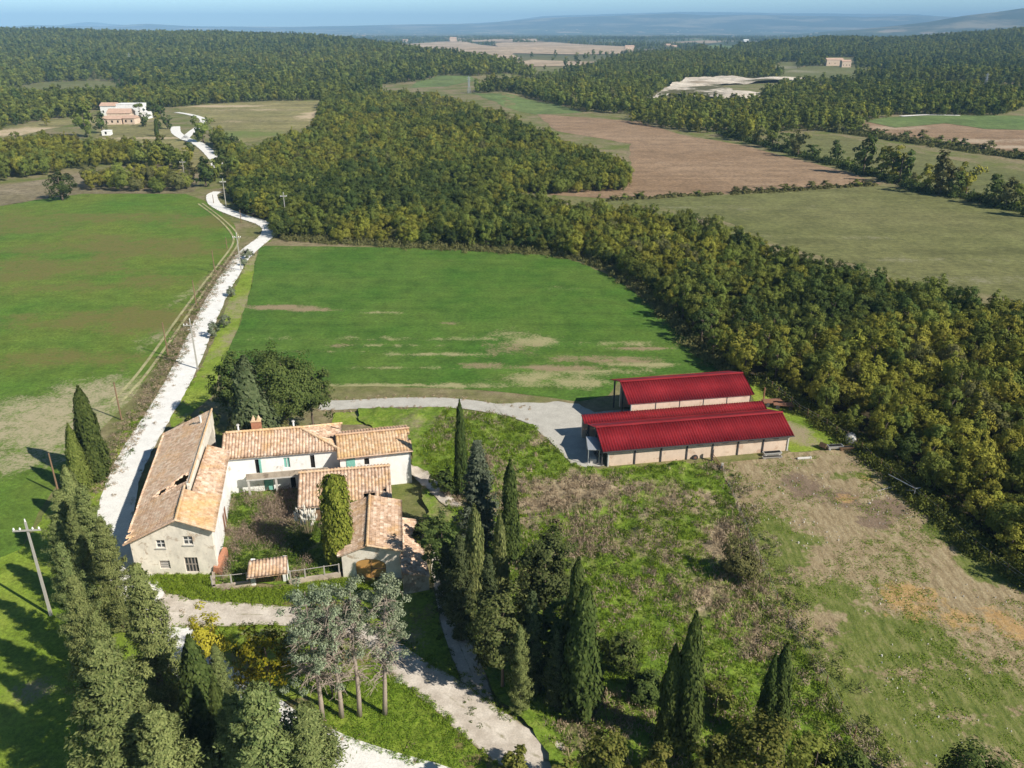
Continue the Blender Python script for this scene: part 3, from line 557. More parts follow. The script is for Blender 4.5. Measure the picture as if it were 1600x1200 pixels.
W_FAR = [(1950, 560), (1760, 512), (1600, 468), (1470, 446), (1240, 392), (1130, 347), (1040, 325), (960, 316), (900, 318), (850, 309), (790, 291), (782, 278), (850, 282), (980, 277), (978, 248), (935, 236), (870, 213), (830, 198), (790, 183), (740, 166), (680, 151), (600, 146), (503, 152), (500, 180), (484, 205), (470, 210), (430, 216), (388, 232), (372, 224), (345, 208), (325, 208)]
WOOD = px_poly(W_NEAR) + px_poly(W_FAR, 5.0)
sheet('woodland_floor', WOOD, M_WFLOOR, .5, 9, 1.5, world=True)
P_LEFTCLUMP = px_poly([(130, 301), (210, 300), (296, 302), (292, 292), (240, 284), (150, 286), (132, 292)])
P_LEFTWOOD = px_poly([(-160, 300), (0, 284), (60, 278), (132, 264), (206, 257), (222, 245), (205, 238), (130, 240), (90, 228), (30, 238), (-60, 246)])
P_BELT = px_poly([(-200, 235), (0, 203), (50, 190), (90, 186), (135, 183), (150, 172), (240, 172), (276, 168), (330, 163), (420, 158), (505, 157), (600, 148), (560, 140), (400, 140), (250, 146), (150, 152), (80, 155), (28, 153), (-200, 170)])
P_QHILL = px_poly([(830, 132), (1005, 158), (1018, 150), (1062, 129), (1100, 122), (1216, 122), (1226, 111), (1195, 100), (1150, 98), (1085, 88), (1040, 84), (985, 90), (930, 106), (870, 118)])
P_MIDBELT = px_poly([(742, 146), (810, 150), (910, 174), (985, 180), (1010, 162), (900, 142), (830, 136), (760, 138)])
P_RIVER = px_poly([(983, 190), (1040, 202), (1100, 208), (1135, 207), (1140, 216), (1180, 222), (1200, 208), (1260, 205), (1340, 205), (1352, 192), (1400, 182), (1330, 178), (1200, 168), (1120, 164), (1010, 164)])
P_PINES = px_poly([(1200, 166), (1330, 180), (1440, 180), (1560, 182), (1640, 160), (1570, 146), (1470, 143), (1400, 138), (1340, 130), (1255, 131), (1190, 152)])
P_LEFTC2 = px_poly([(200, 264), (300, 268), (298, 254), (260, 246), (212, 250)])
CL = [px_poly(p) for p in ([(10, 139), (70, 129), (150, 126), (232, 131), (240, 138), (150, 146), (80, 150), (30, 148)], [(548, 112), (575, 105), (600, 112), (590, 118)], [(640, 134), (690, 118), (735, 119), (742, 126), (700, 135)],
      [(1215, 128), (1225, 112), (1262, 104), (1330, 104), (1390, 112), (1392, 120), (1330, 124), (1260, 124)], [(1372, 128), (1420, 129), (1520, 131), (1570, 134), (1550, 143), (1470, 141), (1400, 135)],
      [(1005, 160), (1060, 131), (1072, 126), (1255, 125), (1160, 132), (1150, 148), (1185, 150), (1194, 160), (1080, 156), (1030, 162)], [(1085, 74), (1120, 71), (1168, 75), (1145, 84), (1110, 84)], [(620, 72), (700, 69), (800, 92), (770, 92), (640, 78)], [(1290, 104), (1335, 104), (1335, 90), (1285, 90)], [(758, 97), (830, 94), (935, 97), (900, 103), (820, 104)], [(795, 110), (870, 107), (885, 113), (815, 117)], [(850, 122), (905, 118), (925, 123), (870, 128)], [(738, 150), (800, 152), (870, 164), (910, 176), (840, 179), (800, 172)], [(800, 130), (860, 131), (905, 134), (880, 138), (820, 138)], [(60, 118), (130, 115), (160, 119), (100, 123)], [(462, 92), (478, 84), (490, 90), (476, 98)], [(585, 103), (605, 97), (618, 104), (600, 109)], [(1212, 118), (1200, 108), (1222, 98), (1250, 97), (1252, 104), (1232, 112)], [(1410, 100), (1470, 97), (1480, 102), (1430, 106)])]
QSCRUB = px_poly([(1195, 160), (1262, 128), (1330, 128), (1350, 140), (1300, 160), (1240, 168)])
def grid_in(poly, sp, cond=None):
    p = np.array(poly); lo, hi = p.min(0), p.max(0)
    gx, gy = np.meshgrid(np.arange(lo[0], hi[0], sp), np.arange(lo[1], hi[1], sp * .9)); gx = gx + (np.arange(gx.shape[0]) % 2)[:, None] * sp / 2
    gx = gx.ravel() + RNG.uniform(-.36, .36, gx.size) * sp; gy = gy.ravel() + RNG.uniform(-.36, .36, gy.size) * sp
    k = inside(poly, gx, gy); return gx[k], gy[k]
def view_ok(x, y, m=380):
    dep = y * CP + (H_CAM - 4) * SP; u = 800 + F_PX * x / np.maximum(dep, 1); return (y > 20) & (u > -m) & (u < 1600 + m)
pts = []                                             # x, y, scale, kind (0 near shapes, 1 far shapes), hue bias
def put(x, y, s, far, hue): pts.append(np.column_stack([x, y, s, np.full(len(x), far), hue]))
x, y = grid_in(WOOD, 3.2); d = np.hypot(x, y); keep = view_ok(x, y) & (RNG.uniform(size=len(x)) < np.where(d > 420, .6, 1.0)); x, y, d = x[keep], y[keep], d[keep]
put(x, y, np.where(d > 420, 1.12, .86) * RNG.uniform(.66, 1.42, len(x)) * (.85 + .35 * fbm(x / 30, y / 30, 90)), 0, fbm(x / 40, y / 40, 91) * .95 - .07)
for poly, sp, sc_, hb in ((P_LEFTCLUMP, 5.5, 1.35, .35), (P_LEFTC2, 6, 1.3, .4), (P_LEFTWOOD, 5.5, 1.4, .3), (P_BELT, 6.5, 1.5, .22), (P_QHILL, 8, 1.6, .18), (P_MIDBELT, 7, 1.6, .25), (P_RIVER, 7, 1.45, .4), (P_PINES, 6.5, 1.6, .05)):
    x, y = grid_in(poly, sp); k = view_ok(x, y)
    for c in CL: k &= ~inside(c, x, y)
    k &= ~(inside(QSCRUB, x, y) & (RNG.uniform(size=len(x)) < .6)); x, y = x[k], y[k]; put(x, y, sc_ * RNG.uniform(.7, 1.25, len(x)), 0 if sp < 6 else 1, fbm(x / 60, y / 60, 92) * .7 + hb - .1)
def hill_area(x, y, which):
    u = u_of(x, y)
    if which == 'left':
        D = np.interp(u, LR_U, LR_D); return (u > -520) & (u < 835) & (y > np.interp(u, [-200, 200, 420, 600, 700, 840], [820, 830, 830, 900, 960, 1050])) & (y < D * 1.06)
    return (u > 1090) & (u < 2050) & (y > np.interp(u, [1090, 1300, 1400, 1600, 1740], [1300, 1060, 980, 920, 900])) & (y < 2520) & ~((u < 1200) & (y < 1500) & (y > 2000))
for which, sp in (('left', 9.0), ('right', 9.5)):
    gx, gy = np.meshgrid(np.arange(-2300, 3000, sp), np.arange(800, 2560, sp)); gx = gx.ravel() + RNG.uniform(-.45, .45, gx.size) * sp; gy = gy.ravel() + RNG.uniform(-.45, .45, gy.size) * sp
    k = hill_area(gx, gy, which)
    for c in CL: k &= ~inside(c, gx, gy)
    k &= RNG.uniform(size=gx.size) < np.interp(gy, [800, 2500], [1, .8])
    x, y = gx[k], gy[k]; put(x, y, RNG.uniform(1.5, 2.4, len(x)) * np.interp(y, [800, 2500], [1, 1.12]), 1, fbm(x / 120, y / 120, 93) * .6 + .04)
gx = RNG.uniform(-2600, 2600, 90000); gy = RNG.uniform(1100, 6500, 90000); u = u_of(gx, gy)
k = view_ok(gx, gy, 60) & ((fbm(gx / 260, gy / 160, 94, 4) > .57) | (np.abs(fbm(gx / 300, gy / 110, 96, 2) - .5) < .012)) & ~hill_area(gx, gy, 'left') & ~hill_area(gx, gy, 'right') & (u > 500)
for c in CL: k &= ~inside(c, gx, gy)
for p in ([(770, 68), (870, 68), (985, 74), (1000, 84), (900, 86), (800, 84)], [(590, 70), (700, 66), (780, 74), (815, 92), (770, 95), (690, 86), (620, 80)], [(1160, 72), (1220, 66), (1240, 70), (1210, 76)], [(735, 64), (800, 65), (805, 69), (740, 69)]): k &= ~inside(px_poly(p), gx, gy)
x, y = gx[k][:9000], gy[k][:9000]; put(x, y, RNG.uniform(1.3, 2.2, len(x)), 1, fbm(x / 100, y / 100, 95) * .5)
PT = np.concatenate(pts)
hue = np.clip(((PT[:, 4] + RNG.normal(size=len(PT)) * .13) * 4).astype(int), 0, 3)
hue = np.where((hue == 3) & (RNG.uniform(size=len(PT)) < .45), 1, hue)
hue = np.where((hue >= 2) & (PT[:, 3] == 1) & (RNG.uniform(size=len(PT)) < .7), 1, hue)
# the nearest trees of the near wood are objects of their own
dist = np.hypot(PT[:, 0], PT[:, 1]); dep = PT[:, 1] * CP + (H_CAM - 4) * SP; uu = 800 + F_PX * PT[:, 0] / dep
vv = 600 - F_PX * (PT[:, 1] * SP - (H_CAM - 5) * CP) / dep
cand = (PT[:, 3] == 0) & (uu > -25) & (uu < 1625) & (vv < 1230) & (np.arange(len(PT)) < len(pts[0]))
order = np.nonzero(cand)[0][np.argsort(dist[cand])][:292]
N_NAMES = {0: 'oval', 1: 'tall', 2: 'broad'}
ZONES = [(1625, 1400, 'beside the bare paddock'), (1400, 1240, 'beside the grass right of the red barns'), (1240, 1090, 'behind the red barns'), (1090, -999, 'along the mid field edge')]
near_shape = {}
for i in order:
    sh = int(RNG.integers(0, 3)); hu = int(hue[i]); s = PT[i, 2]
    zone = next(z for a, b, z in ZONES if uu[i] <= a and uu[i] > b)
    size = 'small' if s < .72 else 'large' if s > .98 else 'middling'
    tree('woodland_tree', f'{size} {N_NAMES[sh]} {HUES[hu]} tree in the wood {zone}', 'tree', (PT[i, 0], PT[i, 1]), W_CROWN[sh][hu], W_TRUNK, s, s * RNG.uniform(.9, 1.25), group='trees at the near edge of the wood')
rest = np.setdiff1d(np.arange(len(PT)), order)
def scatter(name, P, hu, srcs, label_kind='stuff'):
    """one object: a mesh of points that a geometry-nodes tree dresses with the given source crowns"""
    n = len(P); z = hz(P[:, 0], P[:, 1]) - .2
    me = mesh_pts(name, np.column_stack([P[:, 0], P[:, 1], z]))
    for an, ty, val in (('size', 'FLOAT', P[:, 2]), ('turn', 'FLOAT', RNG.uniform(0, 6.283, n)), ('tall', 'FLOAT', RNG.uniform(.85, 1.25, n)), ('pick', 'INT', hu)):
        a = me.attributes.new(an, ty, 'POINT'); a.data.foreach_set('value', np.asarray(val, np.float32 if ty == 'FLOAT' else np.int32))
    o = add(name, me); ng = bpy.data.node_groups.new(name, 'GeometryNodeTree')
    ng.interface.new_socket('Geometry', in_out='INPUT', socket_type='NodeSocketGeometry'); ng.interface.new_socket('Geometry', in_out='OUTPUT', socket_type='NodeSocketGeometry')
    nn = ng.nodes; gi = nn.new('NodeGroupInput'); go = nn.new('NodeGroupOutput'); jn = nn.new('GeometryNodeJoinGeometry')
    for src in reversed(srcs):
        oi = nn.new('GeometryNodeObjectInfo'); oi.transform_space = 'ORIGINAL'; oi.inputs['Object'].default_value = src; oi.inputs['As Instance'].default_value = True
        ng.links.new(oi.outputs['Geometry'], jn.inputs[0])
    ip = nn.new('GeometryNodeInstanceOnPoints'); ip.inputs['Pick Instance'].default_value = True
    def at(an, ty):
        a = nn.new('GeometryNodeInputNamedAttribute'); a.data_type = ty; a.inputs['Name'].default_value = an; return a.outputs['Attribute']
    cr = nn.new('ShaderNodeCombineXYZ'); ng.links.new(at('turn', 'FLOAT'), cr.inputs[2])
    sm = nn.new('ShaderNodeMath'); sm.operation = 'MULTIPLY'; ng.links.new(at('size', 'FLOAT'), sm.inputs[0]); ng.links.new(at('tall', 'FLOAT'), sm.inputs[1])
    cs = nn.new('ShaderNodeCombineXYZ'); sz = at('size', 'FLOAT'); ng.links.new(sz, cs.inputs[0]); ng.links.new(sz, cs.inputs[1]); ng.links.new(sm.outputs[0], cs.inputs[2])
    ng.links.new(gi.outputs[0], ip.inputs['Points']); ng.links.new(jn.outputs[0], ip.inputs['Instance']); ng.links.new(at('pick', 'INT'), ip.inputs['Instance Index'])
    ng.links.new(cr.outputs[0], ip.inputs['Rotation']); ng.links.new(cs.outputs[0], ip.inputs['Scale']); ng.links.new(ip.outputs[0], go.inputs[0])
    md = o.modifiers.new('dress', 'NODES'); md.node_group = ng
    return tag(o, kind='stuff')
def mesh_pts(name, V):
    me = bpy.data.meshes.new(name); me.vertices.add(len(V)); me.vertices.foreach_set('co', np.asarray(V, np.float32).ravel()); me.update(); return me
# hedgerow and field trees of the middle distance: each an object
def hedge_tree(u, v, px, hu, label, name='hedgerow_tree', tall=1.0, grp='trees of the hedgerows in the valley', low=True):
    r = WID((u, v), px) / 2 / 2.3; sh = int(RNG.integers(0, 2)); C = (L_CROWN if low else W_CROWN)[sh][hu]
    return tree(name, label, 'tree', G(u, v), C, W_TRUNK, r, r * tall, group=grp)
HEDGE = [(1145, 213, 22, 1, 1), (1166, 220, 26, 2, 1.5), (1185, 226, 24, 3, 1), (1206, 231, 30, 1, 1.0), (1228, 237, 28, 0, .9), (1246, 245, 30, 3, 1.15), (1268, 250, 26, 0, .8), (1304, 256, 24, 0, 1.15), (1328, 264, 22, 1, .7), (1348, 272, 42, 0, 1.15), (1376, 276, 36, 1, .9), (1392, 278, 38, 2, 1.15), (1404, 286, 46, 0, .95), (1428, 288, 20, 3, .7),
         (1446, 298, 34, 2, .9), (1468, 304, 46, 3, 1.1), (1490, 308, 34, 0, .9), (1508, 306, 38, 2, 1.15), (1530, 316, 20, 1, .7), (1552, 320, 40, 0, .9), (1570, 326, 36, 3, 1.0), (1590, 328, 38, 1, .95), (1625, 340, 44, 0, 1)]
EL = ['dark green bushy', 'olive green', 'yellowing', 'grey brown half bare']
for i, (u, v, px, hu, tl) in enumerate(HEDGE):
    where = 'at the far corner of the ploughed field' if u < 1215 else 'along the right edge of the ploughed field' if u < 1340 else 'at the tip of the ploughed field' if u < 1435 else 'between the two pale right-hand fields'
    hedge_tree(u, v, px, hu, f'{"slender" if tl > 1.1 else "low" if tl < .85 else "round"} {EL[hu]} hedgerow tree {where}', tall=tl)
for i, u in enumerate(range(1310, 1640, 13)):
    v = 206 + (u - 1310) * .142 + RNG.uniform(-2, 2)
    hedge_tree(u, v, RNG.uniform(14, 26), int(RNG.choice([0, 3, 1])), 'low bush in the dark hedge under the fallow strip at right', 'hedge_bush', .55, 'bushes of the hedge under the fallow strip')
for i, u in enumerate([958, 975, 1000, 1050, 1090, 1150, 1165, 1185, 1205, 1225, 1240, 1268, 1290, 1338, 1355]):
    v = np.interp(u, [950, 1080, 1200, 1370], [312, 305, 299, 289])
    hedge_tree(u, v, RNG.uniform(14, 24), int(RNG.choice([3, 3, 1])), 'low brown bush on the line between ploughed and pale fields', 'field_bush', .4, 'bushes between the ploughed and the pale field')
hedge_tree(98, 313, 46, 0, 'round dark oak standing alone on the left green field edge', 'field_tree', .85, None, False)
for u, v, px, hu, lab in ((322, 292, 34, 0, 'dark green tree crowding the left side of the road bend at the wood'), (336, 283, 30, 1, 'olive tree leaning over the road where it disappears'), (352, 276, 32, 0, 'dark tree over the road before the wood corner'), (344, 268, 24, 1, 'small olive tree behind the vanishing road bend'), (256, 256, 34, 1, 'olive green tree on the slope below the far white farmstead'), (297, 243, 18, 0, 'small dark green tree beside the bend of the far white road'), (318, 222, 34, 1, 'round olive tree right of the far road fork'), (302, 280, 20, 3, 'brown bush left of the road where it enters the wood'), (322, 283, 22, 0, 'dark bush by the road where it enters the wood'),
                        (236, 184, 18, 0, 'dark round tree right of the far farmstead roofs'), (252, 184, 22, 0, 'dark tree behind the yellow one at the far farmstead'), (262, 202, 18, 0, 'dark bush beside the far farmstead drive'), (248, 204, 14, 0, 'low dark bush left of the far farmstead drive'), (228, 198, 18, 0, 'dark ball shaped tree before the far farmstead'), (246, 190, 12, 2, 'yellow tree among dark ones at the far farmstead'), (136, 214, 40, 1, 'wide olive tree left of the far farmstead'), (160, 208, 24, 0, 'dark tree beside the white wall left of the far farmstead'), (74, 196, 14, 2, 'small yellow green tree on the far left slope')):
    if px: hedge_tree(u, v, px, hu, lab, 'farmstead_tree', 1.0, None)
# an umbrella pine and a cypress at the far farmstead
pt = tree('umbrella_pine', 'flat topped green umbrella pine before the far white farmstead', 'tree', G(220, 186), crown_round('pine_crown', LEAF['olive green'], 4.6, 2.8, 6.8, 26, 30, .8, low=.1), stem_mesh('pine_trunk', M_BARK, 8, .3, .1, 5, 2.4, .75), 1.0)
srcs = [add_src for add_src in ()]
def any_crown(mesh): return next(o for o in bpy.data.objects if o.data == mesh)
for row in W_CROWN + L_CROWN:                          # every source crown must exist as a real tree
    for m in row:
        if not any(o.data == m for o in bpy.data.objects):
            i = rest[RNG.integers(0, len(pts[0]) - 400)]
            tree('woodland_tree', f'{HUES[row.index(m)]} tree inside the middle of the large wood', 'tree', (PT[i, 0], PT[i, 1]), m, W_TRUNK, 1.0, group='trees at the near edge of the wood')
SRC = [any_crown(m) for row in W_CROWN for m in row] + [any_crown(m) for row in L_CROWN for m in row]
pick = np.where(PT[:, 3] == 0, RNG.integers(0, 3, len(PT)) * 4 + hue, 12 + RNG.integers(0, 2, len(PT)) * 4 + hue)
a = rest[rest < len(pts[0])]; b = rest[rest >= len(pts[0])]
tag(scatter('woodland', PT[a], pick[a], SRC), 'dense olive green oak wood spreading behind the green fields', 'woodland')
tag(scatter('distant_woodland', PT[b], pick[b], SRC), 'far wooded hills and tree belts of the valley', 'woodland')

# ------------------------------------------------------------------ buildings
def tile_mat(name, cols, cell=(.4, .42), dirt=.5, grow=(.5, .3, .06)):
    m = NT(name); uv = m.n.new('ShaderNodeUVMap').outputs[0]
    mp = m.n.new('ShaderNodeMapping'); mp.inputs['Scale'].default_value = (1 / cell[0], 1 / cell[1], 0); m.l(uv, mp.inputs[0])
    fl = m.n.new('ShaderNodeVectorMath'); fl.operation = 'FLOOR'; m.l(mp.outputs[0], fl.inputs[0])
    w = m.n.new('ShaderNodeTexWhiteNoise'); w.noise_dimensions = '2D'; m.l(fl.outputs[0], w.inputs['Vector'])
    big = m.noise(.35, 4, .65, off=4); mid = m.noise(1.6, 4, .7)
    f = m.math('ADD', m.math('MULTIPLY', w.outputs[0], .34), m.math('MULTIPLY', mid, .72))
    c = m.ramp(f, [(.2, cols[0]), (.45, cols[1]), (.65, cols[2]), (.85, cols[3])])
    c = m.mix(m.math('MULTIPLY', m.ramp(big, [(.5, 0), (.68, 1)]), .7), c, grow)
    c = m.mix(dirt, c, m.ramp(m.noise(2.6, 4, .75, off=8), [(.3, .35), (.55, 1.1)]), 'MULTIPLY')
    fr = m.n.new('ShaderNodeVectorMath'); fr.operation = 'FRACTION'; m.l(mp.outputs[0], fr.inputs[0])
    sp = m.n.new('ShaderNodeSeparateXYZ'); m.l(fr.outputs[0], sp.inputs[0])
    return m.out(c, m.math('MULTIPLY', m.ramp(sp.outputs[1], [(0, 1), (.15, .3), (1, 0)]), 1), .6, .06)
T_OLD = tile_mat('weathered_tiles', [(.30, .18, .12), (.52, .33, .22), (.64, .44, .31), (.74, .58, .46)], grow=(.58, .34, .16))
T_OLD_LIT = tile_mat('weathered_tiles_lit', [(.50, .30, .18), (.77, .51, .34), (.89, .66, .47), (.94, .78, .62)], grow=(.84, .51, .25), dirt=.42)  # sunlight painted in: worn tiles lightened for the slope facing away from the sun
T_ORANGE = tile_mat('lichen_tiles', [(.36, .21, .12), (.58, .37, .21), (.69, .49, .31), (.78, .62, .45)], grow=(.70, .43, .17), dirt=.5)
T_PINK = tile_mat('pink_tiles', [(.28, .17, .11), (.55, .37, .25), (.70, .51, .37), (.82, .69, .56)], dirt=.6, grow=(.62, .38, .17))
def plaster(name, base, patch, amount=.55, stain=.5):
    m = NT(name); n = m.noise(.7, 5, .7, dist=.4); n2 = m.noise(3, 4, .7); n3 = m.noise(1.0, 5, .7, stretch=(1, 1, .6), off=5)
    c = m.mix(m.ramp(n, [(amount, 0), (amount + .08, 1)]), base, m.mix(n2, tuple(x * .6 for x in patch), tuple(min(1, x * 1.25) for x in patch)))
    c = m.mix(stain, c, m.ramp(n3, [(.32, .5), (.6, 1.08)]), 'MULTIPLY'); return m.out(c, n2, .5, .04)
M_PLAST = plaster('old_plaster', (.88, .80, .67), (.60, .47, .34), .57, .45)
M_WHITE = plaster('white_plaster', (.90, .88, .83), (.66, .57, .47), .61, .28)
M_STONE = plaster('rubble_stone', (.48, .4, .31), (.32, .25, .19), .5, .6)
M_BRICK = plaster('pale_brick', (.70, .54, .41), (.60, .42, .30), .55, .25)
M_BRICKR = plain('red_brick', (.42, .19, .11), .9, .4, 6)
M_DARK = plain('dark_opening', (.02, .018, .016), .9, .3)
M_GLASS = NT('window_glass'); M_GLASS.b.inputs['Roughness'].default_value = .08; M_GLASS.b.inputs['Specular IOR Level'].default_value = .6; M_GLASS = M_GLASS.out((.05, .055, .06))
M_FRAME = plain('weathered_frame', (.34, .29, .25), .8, .3); M_WFRAME = plain('white_frame', (.72, .70, .66), .7, .15)
M_GREENP = plain('green_shutter_paint', (.22, .50, .42), .6, .25, 4); M_WOOD = plain('old_wood', (.24, .15, .09), .9, .4, 5); M_GREYW = plain('grey_wood', (.45, .41, .36), .9, .3, 5)
M_DOOR = plain('orange_door', (.58, .32, .10), .75, .25, 3); M_STEEL = plain('dark_steel', (.07, .065, .065), .6, .3); M_GALV = plain('galvanised', (.62, .63, .64), .45, .15, 4, .6)
M_CONC = plain('concrete', (.55, .52, .47), .9, .2, 4); M_POLE = plain('pole_concrete', (.42, .39, .34), .9, .2, 4); M_LATT = plain('lattice_steel', (.3, .32, .34), .6, .2)
M_RUST = plain('rusty_iron', (.26, .13, .08), .85, .4, 6)
def red_roof_mat():
    m = NT('red_sheet_metal'); n = m.noise(.25, 4, .6, stretch=(1, 1, 1)); n2 = m.noise(3, 3, .7)
    m.b.inputs['Roughness'].default_value = .5; m.b.inputs['Specular IOR Level'].default_value = .35
    c = m.mix(m.ramp(n, [(.35, 0), (.7, 1)]), (.21, .010, .013), (.30, .02, .024)); c = m.mix(.5, c, m.ramp(m.noise(1, 4, .65, stretch=(.5, .12, .5), off=4), [(.35, .78), (.65, 1.12)]), 'MULTIPLY'); c = m.mix(.35, c, m.ramp(n2, [(.35, .72), (.65, 1.15)]), 'MULTIPLY')
    return m.out(c, n2, .05, .02)
M_RED = red_roof_mat()
CAMV = Vector((0, 0, H_CAM))
def ray(u, v):
    cx = (u - 800) / F_PX; c = (600 - v) / F_PX; return Vector((cx, CP + c * SP, -SP + c * CP))
def on_wall(p0, p1, u, v):
    """distance along a wall and height above ground of the wall point shown at a photograph position"""
    p0 = Vector((*p0, 0)); d = (Vector((*p1, 0)) - p0).normalized(); n = Vector((d.y, -d.x, 0)); r = ray(u, v)
    q = CAMV + r * ((p0 - CAMV).dot(n) / r.dot(n)); return ((q - p0).dot(d), q.z)
def op(p0, p1, u0, v0, u1, v1):
    a, b = on_wall(p0, p1, (u0 + u1) / 2, v1), on_wall(p0, p1, (u0 + u1) / 2, v0); l, r = on_wall(p0, p1, u0, (v0 + v1) / 2), on_wall(p0, p1, u1, (v0 + v1) / 2)
    return (l[0], r[0], max(a[1], .0), b[1])
def wall(p0, p1, prof, ops=(), th=.4, zb=-.2, arch=None):
    """wall from p0 to p1 (building on its left) under a top profile, with real openings"""
    p0, p1 = Vector(p0), Vector(p1); d = (p1 - p0); L = d.length; d /= L; inn = Vector((-d.y, d.x))
    ss = sorted({0, L, *[min(L, s) for s, z in prof], *[x for o in ops for x in o[:2]]}); ss = [s for s in ss if -1e-6 <= s <= L + 1e-6]
    top = lambda s: float(np.interp(s, [q[0] for q in prof], [q[1] for q in prof])); b = MB()
    pt = lambda s, z, k: (p0.x + d.x * s + inn.x * th * k, p0.y + d.y * s + inn.y * th * k, z)
    for s0, s1 in zip(ss[:-1], ss[1:]):
        if s1 - s0 < 1e-4: continue
        m = (s0 + s1) / 2; cut = sorted([o for o in ops if o[0] < m < o[1]], key=lambda o: o[2]); z = [zb, zb]
        for o in cut + [None]:
            t = (o[2], o[2]) if o else (top(s0), top(s1))
            if t[0] - z[0] > 1e-3: b.add([pt(s0, z[0], 0), pt(s1, z[1], 0), pt(s1, t[1], 0), pt(s0, t[0], 0), pt(s0, z[0], 1), pt(s1, z[1], 1), pt(s1, t[1], 1), pt(s0, t[0], 1)],
                [(0, 1, 2, 3), (5, 4, 7, 6), (3, 2, 6, 7), (1, 0, 4, 5), (4, 0, 3, 7), (1, 5, 6, 2)])
            if o: z = [o[3], o[3]]
    return b
def opening_part(root, p0, p1, o, name, mat, th=.06, back=.18, frame=None, bars=(1, 1), fw=.09, sill=None):
    p0v, p1v = Vector(p0), Vector(p1); d = (p1v - p0v).normalized(); inn = Vector((-d.y, d.x))
    M = Matrix(((d.x, inn.x, 0, p0v.x), (d.y, inn.y, 0, p0v.y), (0, 0, 1, 0), (0, 0, 0, 1))); s0, s1, z0, z1 = o
    b = MB(); b.box(s0 + .003, s1 - .003, back, back + th, z0 + .003, z1 - .003, M); w = b.obj(name, mat, root)
    if frame:
        f = MB(); y0, y1 = back - .05, back - .002
        for i in range(bars[0] + 1):
            x = s0 + (s1 - s0) * i / bars[0]; f.box(max(s0 + .004, x - fw / 2), min(s1 - .004, x + fw / 2), y0, y1, z0 + .005, z1 - .005, M)
        for i in range(bars[1] + 1):
            z = z0 + (z1 - z0) * i / bars[1]; f.box(s0 + .006, s1 - .006, y0 - .012, y1 - .02, max(z0 + .004, z - fw / 2), min(z1 - .004, z + fw / 2), M)
        f.obj('frame', frame, w)
    if sill:
        f = MB(); f.box(s0 - .12, s1 + .12, -.12, .1, z0 - .12, z0 - .002, M); f.obj('sill', sill, w)
    return w
def shutter(root, p0, p1, o, side, mat):
    p0v, p1v = Vector(p0), Vector(p1); d = (p1v - p0v).normalized(); inn = Vector((-d.y, d.x))
    M = Matrix(((d.x, inn.x, 0, p0v.x), (d.y, inn.y, 0, p0v.y), (0, 0, 1, 0), (0, 0, 0, 1))); s0, s1, z0, z1 = o; w = (s1 - s0) / 2 + .05
    a = (s0 - w, s0 - .02) if side < 0 else (s1 + .02, s1 + w) if side > 0 else (s0, s1); b = MB()
    b.box(a[0], a[1], -.06, -.015, z0, z1, M)
    for i in range(int((z1 - z0) / .14)): b.box(a[0] + .06, a[1] - .06, -.085, -.061, z0 + .04 + i * .14, z0 + .12 + i * .14, M)
    return b.obj('shutter', mat, root)
def roof(name, A, B, C, D, parent, mat, period=.4, amp=.06, th=.12, clip=None, row=.5, sag=.05, kind='tile', under=None):
    """pitched roof of real corrugation: A-B eave, D-C upper edge; clip(u, v) tells which cells are kept"""
    A, B, C, D = map(Vector, (A, B, C, D)); Lu = ((B - A).length + (C - D).length) / 2; Lv = ((D - A).length + (C - B).length) / 2
    k = 6 if kind == 'tile' else 4; nu = max(2, int(Lu / period * k)); nv = max(2, int(Lv / row)); nrm = ((B - A).cross(D - A)).normalized()
    if nrm.z < 0: nrm = -nrm
    U, Vv = np.meshgrid(np.linspace(0, 1, nu + 1), np.linspace(0, 1, nv + 1)); A_, B_, C_, D_ = (np.array(p) for p in (A, B, C, D))
    P = (A_[None, None] * ((1 - U) * (1 - Vv))[..., None] + B_ * (U * (1 - Vv))[..., None] + C_ * (U * Vv)[..., None] + D_ * ((1 - U) * Vv)[..., None])
    ph = U * Lu / period * 2 * math.pi
    h = amp * (np.abs(np.sin(ph / 2)) * 2 - 1) if kind == 'tile' else amp * np.clip(np.sin(ph) * 2.2, -1, 1)
    if kind == 'tile': h = h + sag * (fbm(U * Lu / 2.2, Vv * Lv / 2.2, int(abs(A.x * 13)) + 3, 3) - .5) * 2 + .025 * (vnoise(np.floor(U * Lu / period), np.round(Vv * Lv / row), 8) - .5)
    T = P + h[..., None] * np.array(nrm); Bm = P - (th + 0 * h)[..., None] * np.array(nrm)
    N = (nu + 1) * (nv + 1); V = np.concatenate([T.reshape(-1, 3), Bm.reshape(-1, 3)]); UV = np.stack([U * Lu, Vv * Lv], -1).reshape(-1, 2); UV = np.concatenate([UV, UV])
    keep = np.ones((nv, nu), bool)
    if clip is not None:
        cu, cv = np.meshgrid((np.arange(nu) + .5) / nu, (np.arange(nv) + .5) / nv); keep = clip(cu, cv)
    j, i = np.nonzero(keep); q = j * (nu + 1) + i
    F1 = np.stack([q, q + 1, q + nu + 2, q + nu + 1], 1); F2 = F1[:, ::-1] + N; Fs = [F1, F2]
    pad = np.pad(keep, 1)
    for dj, di, a, b in ((-1, 0, 0, 1), (1, 0, 3, 2), (0, -1, 0, 3), (0, 1, 1, 2)):
        e = keep & ~pad[1 + dj:1 + dj + nv, 1 + di:1 + di + nu]; jj, ii = np.nonzero(e); qq = jj * (nu + 1) + ii
        if len(qq):
            f = np.stack([qq, qq + 1, qq + nu + 2, qq + nu + 1], 1); Fs.append(np.stack([f[:, a], f[:, b], f[:, b] + N, f[:, a] + N], 1))
    return add(name, mesh_np(name, V, np.concatenate(Fs), [mat], uv=UV), parent)
